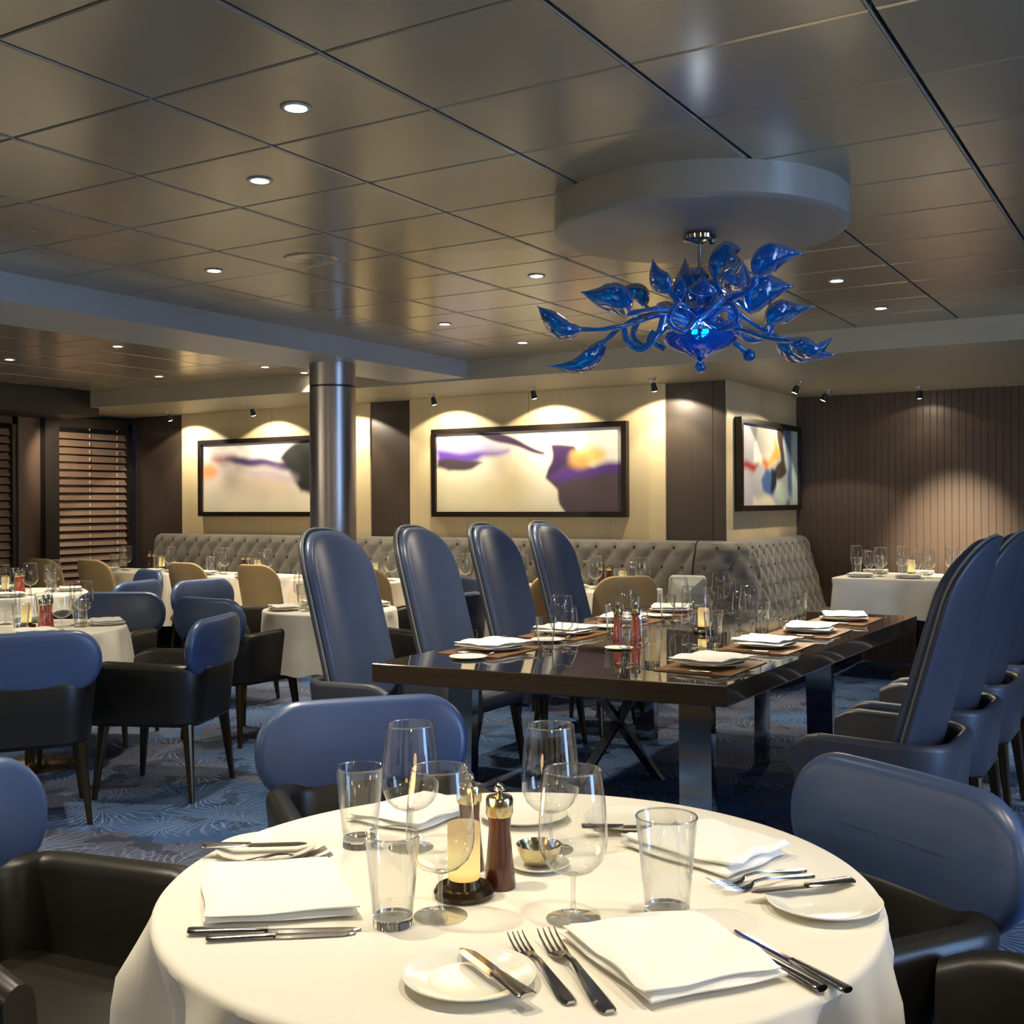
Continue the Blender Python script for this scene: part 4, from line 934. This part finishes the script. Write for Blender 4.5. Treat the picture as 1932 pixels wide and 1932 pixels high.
# ------------------------------------------------------------------ chandelier
CX, CY = -1.545, 3.88; K = 4.09 / 2119.7
def LP(u, v, d=0.0):      # design grid of the chandelier: u across, v down, d depth
    return ((u / 2.841 + 960 - 1318) * K, d, (948 - (v / 2.841 + 420)) * K + 1.4 - 2.10)
def bez(pts, n):
    """Catmull-Rom through pts"""
    P = [Vector(p) for p in pts]; P = [P[0] * 2 - P[1]] + P + [P[-1] * 2 - P[-2]]; out = []
    for i in range(1, len(P) - 2):
        for k in range(n):
            t = k / n; a, b, c, d = P[i - 1], P[i], P[i + 1], P[i + 2]
            out.append(0.5 * ((2 * b) + (c - a) * t + (2 * a - 5 * b + 4 * c - d) * t * t + (3 * b - a - 3 * c + d) * t ** 3))
    out.append(P[-2]); return out
def leaf(stem, body, wmax, curl=0.0, thick=0.7):
    """stem: points from the hub to the leaf base; body: points base to tip"""
    S = bez(stem, 6); B = bez(body, 8)[1:]; pts = S + B; nS, nB = len(S), len(B)
    rad = [0.0125 + 0.002 * math.sin(i * 0.9) for i in range(nS)] + [max(0.0025, 0.0125 * (1 - (i + 1) / nB) + 1.5 * wmax * math.sin(PI * ((i + 1) / nB) ** 0.75) ** 1.2) for i in range(nB)]
    mb = MB(); mb.tube(pts, rad, 12, 0, thick)
    return mb.mesh('glass_leaf', M['murano'])
hub = (1005, 470)
leaves = [
 ([LP(960, 520, -.02), LP(800, 500, -.06), LP(620, 560, -.10), LP(480, 590, -.12), LP(360, 590, -.12)], [LP(360, 590, -.12), LP(270, 590, -.12), (LP(190, 520, -.13)), LP(135, 470, -.14)], .030),
 ([LP(960, 500, .02), LP(760, 470, .06), LP(620, 520, .10), LP(520, 600, .12)], [LP(520, 600, .12), LP(440, 690, .12), LP(340, 740, .12), LP(200, 735, .13)], .028),
 ([LP(960, 520, -.03), LP(820, 480, -.10), LP(700, 500, -.16), LP(590, 530, -.18)], [LP(590, 530, -.18), LP(540, 450, -.2), LP(450, 440, -.2), LP(355, 415, -.2)], .040),
 ([LP(980, 520, .03), LP(880, 450, .08), LP(780, 430, .12), LP(740, 400, .14)], [LP(740, 400, .14), LP(720, 330, .15), LP(650, 315, .15), LP(570, 345, .15)], .028),
 ([LP(980, 520, -.04), LP(900, 450, -.08), LP(830, 390, -.1)], [LP(830, 390, -.1), LP(790, 340, -.1), LP(760, 290, -.1), LP(745, 215, -.1)], .026),
 ([LP(990, 540, .02), LP(960, 480, .04), LP(950, 410, .05)], [LP(950, 410, .05), LP(945, 320, .05), LP(950, 250, .05), LP(950, 165, .05)], .034),
 ([LP(990, 540, -.03), LP(920, 470, -.07), LP(890, 430, -.08)], [LP(890, 430, -.08), LP(885, 380, -.08), LP(888, 330, -.08), LP(890, 285, -.08)], .018),
 ([LP(1000, 540, .05), LP(980, 400, .1), LP(980, 330, .12)], [LP(980, 330, .12), LP(985, 270, .12), LP(1020, 235, .12), LP(1070, 240, .12)], .026),
 ([LP(1020, 540, -.05), LP(1060, 430, -.08), LP(1105, 350, -.1)], [LP(1105, 350, -.1), LP(1125, 260, -.1), LP(1150, 180, -.1), LP(1215, 165, -.1)], .040),
 ([LP(1030, 540, .05), LP(1120, 460, .1), LP(1200, 410, .14)], [LP(1200, 410, .14), LP(1220, 350, .14), LP(1222, 290, .14), LP(1215, 230, .14)], .022),
 ([LP(1030, 530, -.04), LP(1130, 450, -.1), LP(1230, 400, -.16), LP(1265, 340, -.18)], [LP(1265, 340, -.18), LP(1310, 260, -.2), LP(1390, 230, -.2), LP(1505, 225, -.2)], .034),
 ([LP(1030, 500, .03), LP(1180, 440, .08), LP(1260, 560, .12), LP(1380, 600, .14), LP(1430, 520, .14)], [LP(1430, 520, .14), LP(1480, 450, .14), LP(1570, 430, .15), LP(1700, 400, .16)], .034),
 ([LP(1030, 500, -.03), LP(1170, 430, -.08), LP(1260, 500, -.1)], [LP(1260, 500, -.1), LP(1300, 400, -.12), LP(1380, 375, -.12), LP(1480, 370, -.12)], .036),
 ([LP(1030, 500, .0), LP(1170, 440, .04), LP(1330, 520, .08), LP(1470, 590, .1)], [LP(1470, 590, .1), LP(1560, 660, .11), LP(1680, 680, .12), LP(1810, 685, .12)], .032),
 ([LP(1030, 540, -.05), LP(1200, 590, -.1), LP(1330, 650, -.16), LP(1430, 670, -.2)], [LP(1430, 670, -.2), LP(1490, 705, -.21), LP(1560, 720, -.22), LP(1650, 650, -.22)], .028),
 ([LP(1000, 520, .05), LP(960, 470, .18), LP(930, 430, .3)], [LP(930, 430, .3), LP(925, 380, .38), LP(930, 340, .44), LP(935, 320, .52)], .034),
 ([LP(1010, 520, -.05), LP(1060, 480, -.18), LP(1080, 450, -.3)], [LP(1080, 450, -.3), LP(1090, 400, -.36), LP(1095, 370, -.42), LP(1100, 360, -.5)], .032)]
for (u0, v0, d0, u1, v1, w_) in ((985, 520, .06, 915, 300, .030), (1000, 520, -.08, 1010, 300, .030), (1020, 520, .08, 1075, 330, .028), (1015, 520, -.05, 1160, 280, .032), (990, 530, .10, 860, 380, .024), (1010, 530, .14, 1020, 420, .03), (1025, 530, .12, 1130, 430, .028)):
    a0, b0 = LP(u0, v0, d0 * .3), LP((u0 + u1) / 2, (v0 * 0.45 + v1 * 0.55), d0)
    leaves.append(([a0, LP((3 * u0 + u1) / 4, (v0 * 0.7 + v1 * 0.3), d0 * .7), b0], [b0, LP(u0 * .3 + u1 * .7, v0 * .3 + v1 * .7, d0 * 1.2), LP(u1, v1, d0 * 1.3)], w_))
curls_more = [([LP(980, 520, -.06), LP(900, 600, -.12), LP(820, 560, -.16), LP(860, 470, -.14), LP(930, 470, -.10)]), ([LP(1020, 520, -.06), LP(1090, 590, -.12), LP(1170, 560, -.16), LP(1150, 470, -.14), LP(1080, 460, -.10)]),
    ([LP(990, 500, .04), LP(880, 520, .12), LP(800, 590, .16), LP(850, 640, .14)]), ([LP(1020, 500, .06), LP(1130, 470, .12), LP(1210, 500, .16), LP(1260, 440, .16)])]
curls = [([LP(960, 520, -.05), LP(830, 480, -.05), LP(780, 600, -.06), LP(690, 685, -.06), LP(620, 640, -.05), LP(600, 570, -.04)]),
         ([LP(960, 520, .05), LP(800, 470, .06), LP(700, 500, .08), LP(670, 590, .08), LP(730, 640, .06), LP(775, 560, .05)]),
         ([LP(1030, 520, .05), LP(1170, 440, .06), LP(1250, 520, .08), LP(1300, 600, .09), LP(1400, 590, .08), LP(1430, 530, .06)]),
         ([LP(1030, 520, .08), LP(1130, 530, .1), LP(1220, 600, .12), LP(1320, 670, .14)])]
parts = [('canopy', MB().lathe([(0.001, 0.283), (0.050, 0.283), (0.062, 0.275), (0.060, 0.262), (0.03, 0.255), (0.012, 0.245), (0.001, 0.245)], 40).mesh('canopy', M['chrome']), 'round chrome ceiling rose'),
         ('rod', MB().lathe([(0.007, -0.12), (0.007, 0.25)], 16).mesh('rod', M['chrome']), 'slim chrome rod'),
         ('side_tube', MB().lathe([(0.011, 0.250), (0.011, 0.285)], 16, c=(0.045, 0)).mesh('side_tube', M['chrome'])),
         ('core', MB().lathe([(0.012, 0.16), (0.035, 0.13), (0.028, 0.10), (0.055, 0.06), (0.05, 0.03), (0.075, 0.0), (0.06, -0.03), (0.03, -0.05)], 32).mesh('core', M['murano'])),
         ('bowl', MB().lathe([(0.004, LP(0, 735)[2]), (0.02, LP(0, 725)[2]), (0.06, LP(0, 690)[2]), (0.115, LP(0, 655)[2]), (0.135, LP(0, 620)[2]), (0.128, LP(0, 590)[2]), (0.122, LP(0, 592)[2]), (0.125, LP(0, 620)[2]), (0.10, LP(0, 648)[2]), (0.05, LP(0, 675)[2]), (0.004, LP(0, 690)[2])], 40).mesh('bowl', M['murano']), 'shallow blue glass bowl'),
         ('drop', MB().lathe([(0.001, LP(0, 735)[2])] + [(0.0215 * math.sin(a), LP(0, 768)[2] + 0.0215 * math.cos(a)) for a in [PI * k / 12 for k in range(1, 12)]] + [(0.001, LP(0, 800)[2])], 24).mesh('drop', M['murano']), 'blue glass ball at the bottom')]
for stem, body, w in leaves: parts.append(('glass_leaf', leaf(stem, body, w)))
for c_ in curls + curls_more: parts.append(('glass_curl', MB().tube(bez(c_, 8), 0.012, 10).mesh('glass_curl', M['murano'])))
bl = LP(1325, 680, .14); parts.append(('glass_ball', MB().lathe([(0.001, bl[2] - 0.024)] + [(0.024 * math.sin(a), bl[2] - 0.024 * math.cos(a)) for a in [PI * k / 12 for k in range(1, 12)]] + [(0.001, bl[2] + 0.024)], 24, c=(bl[0], bl[1])).mesh('glass_ball', M['murano'])))
ch = thing('glass_chandelier', 'blue blown glass chandelier with curling leaves hanging from the round drum', 'chandelier', (CX, CY, 2.10), YAW, parts)
lamp('chandelier_lamp', 'POINT', (CX, CY, 2.02), 0.7, (0.75, 0.88, 1.0), None, shadow_soft_size=0.03)
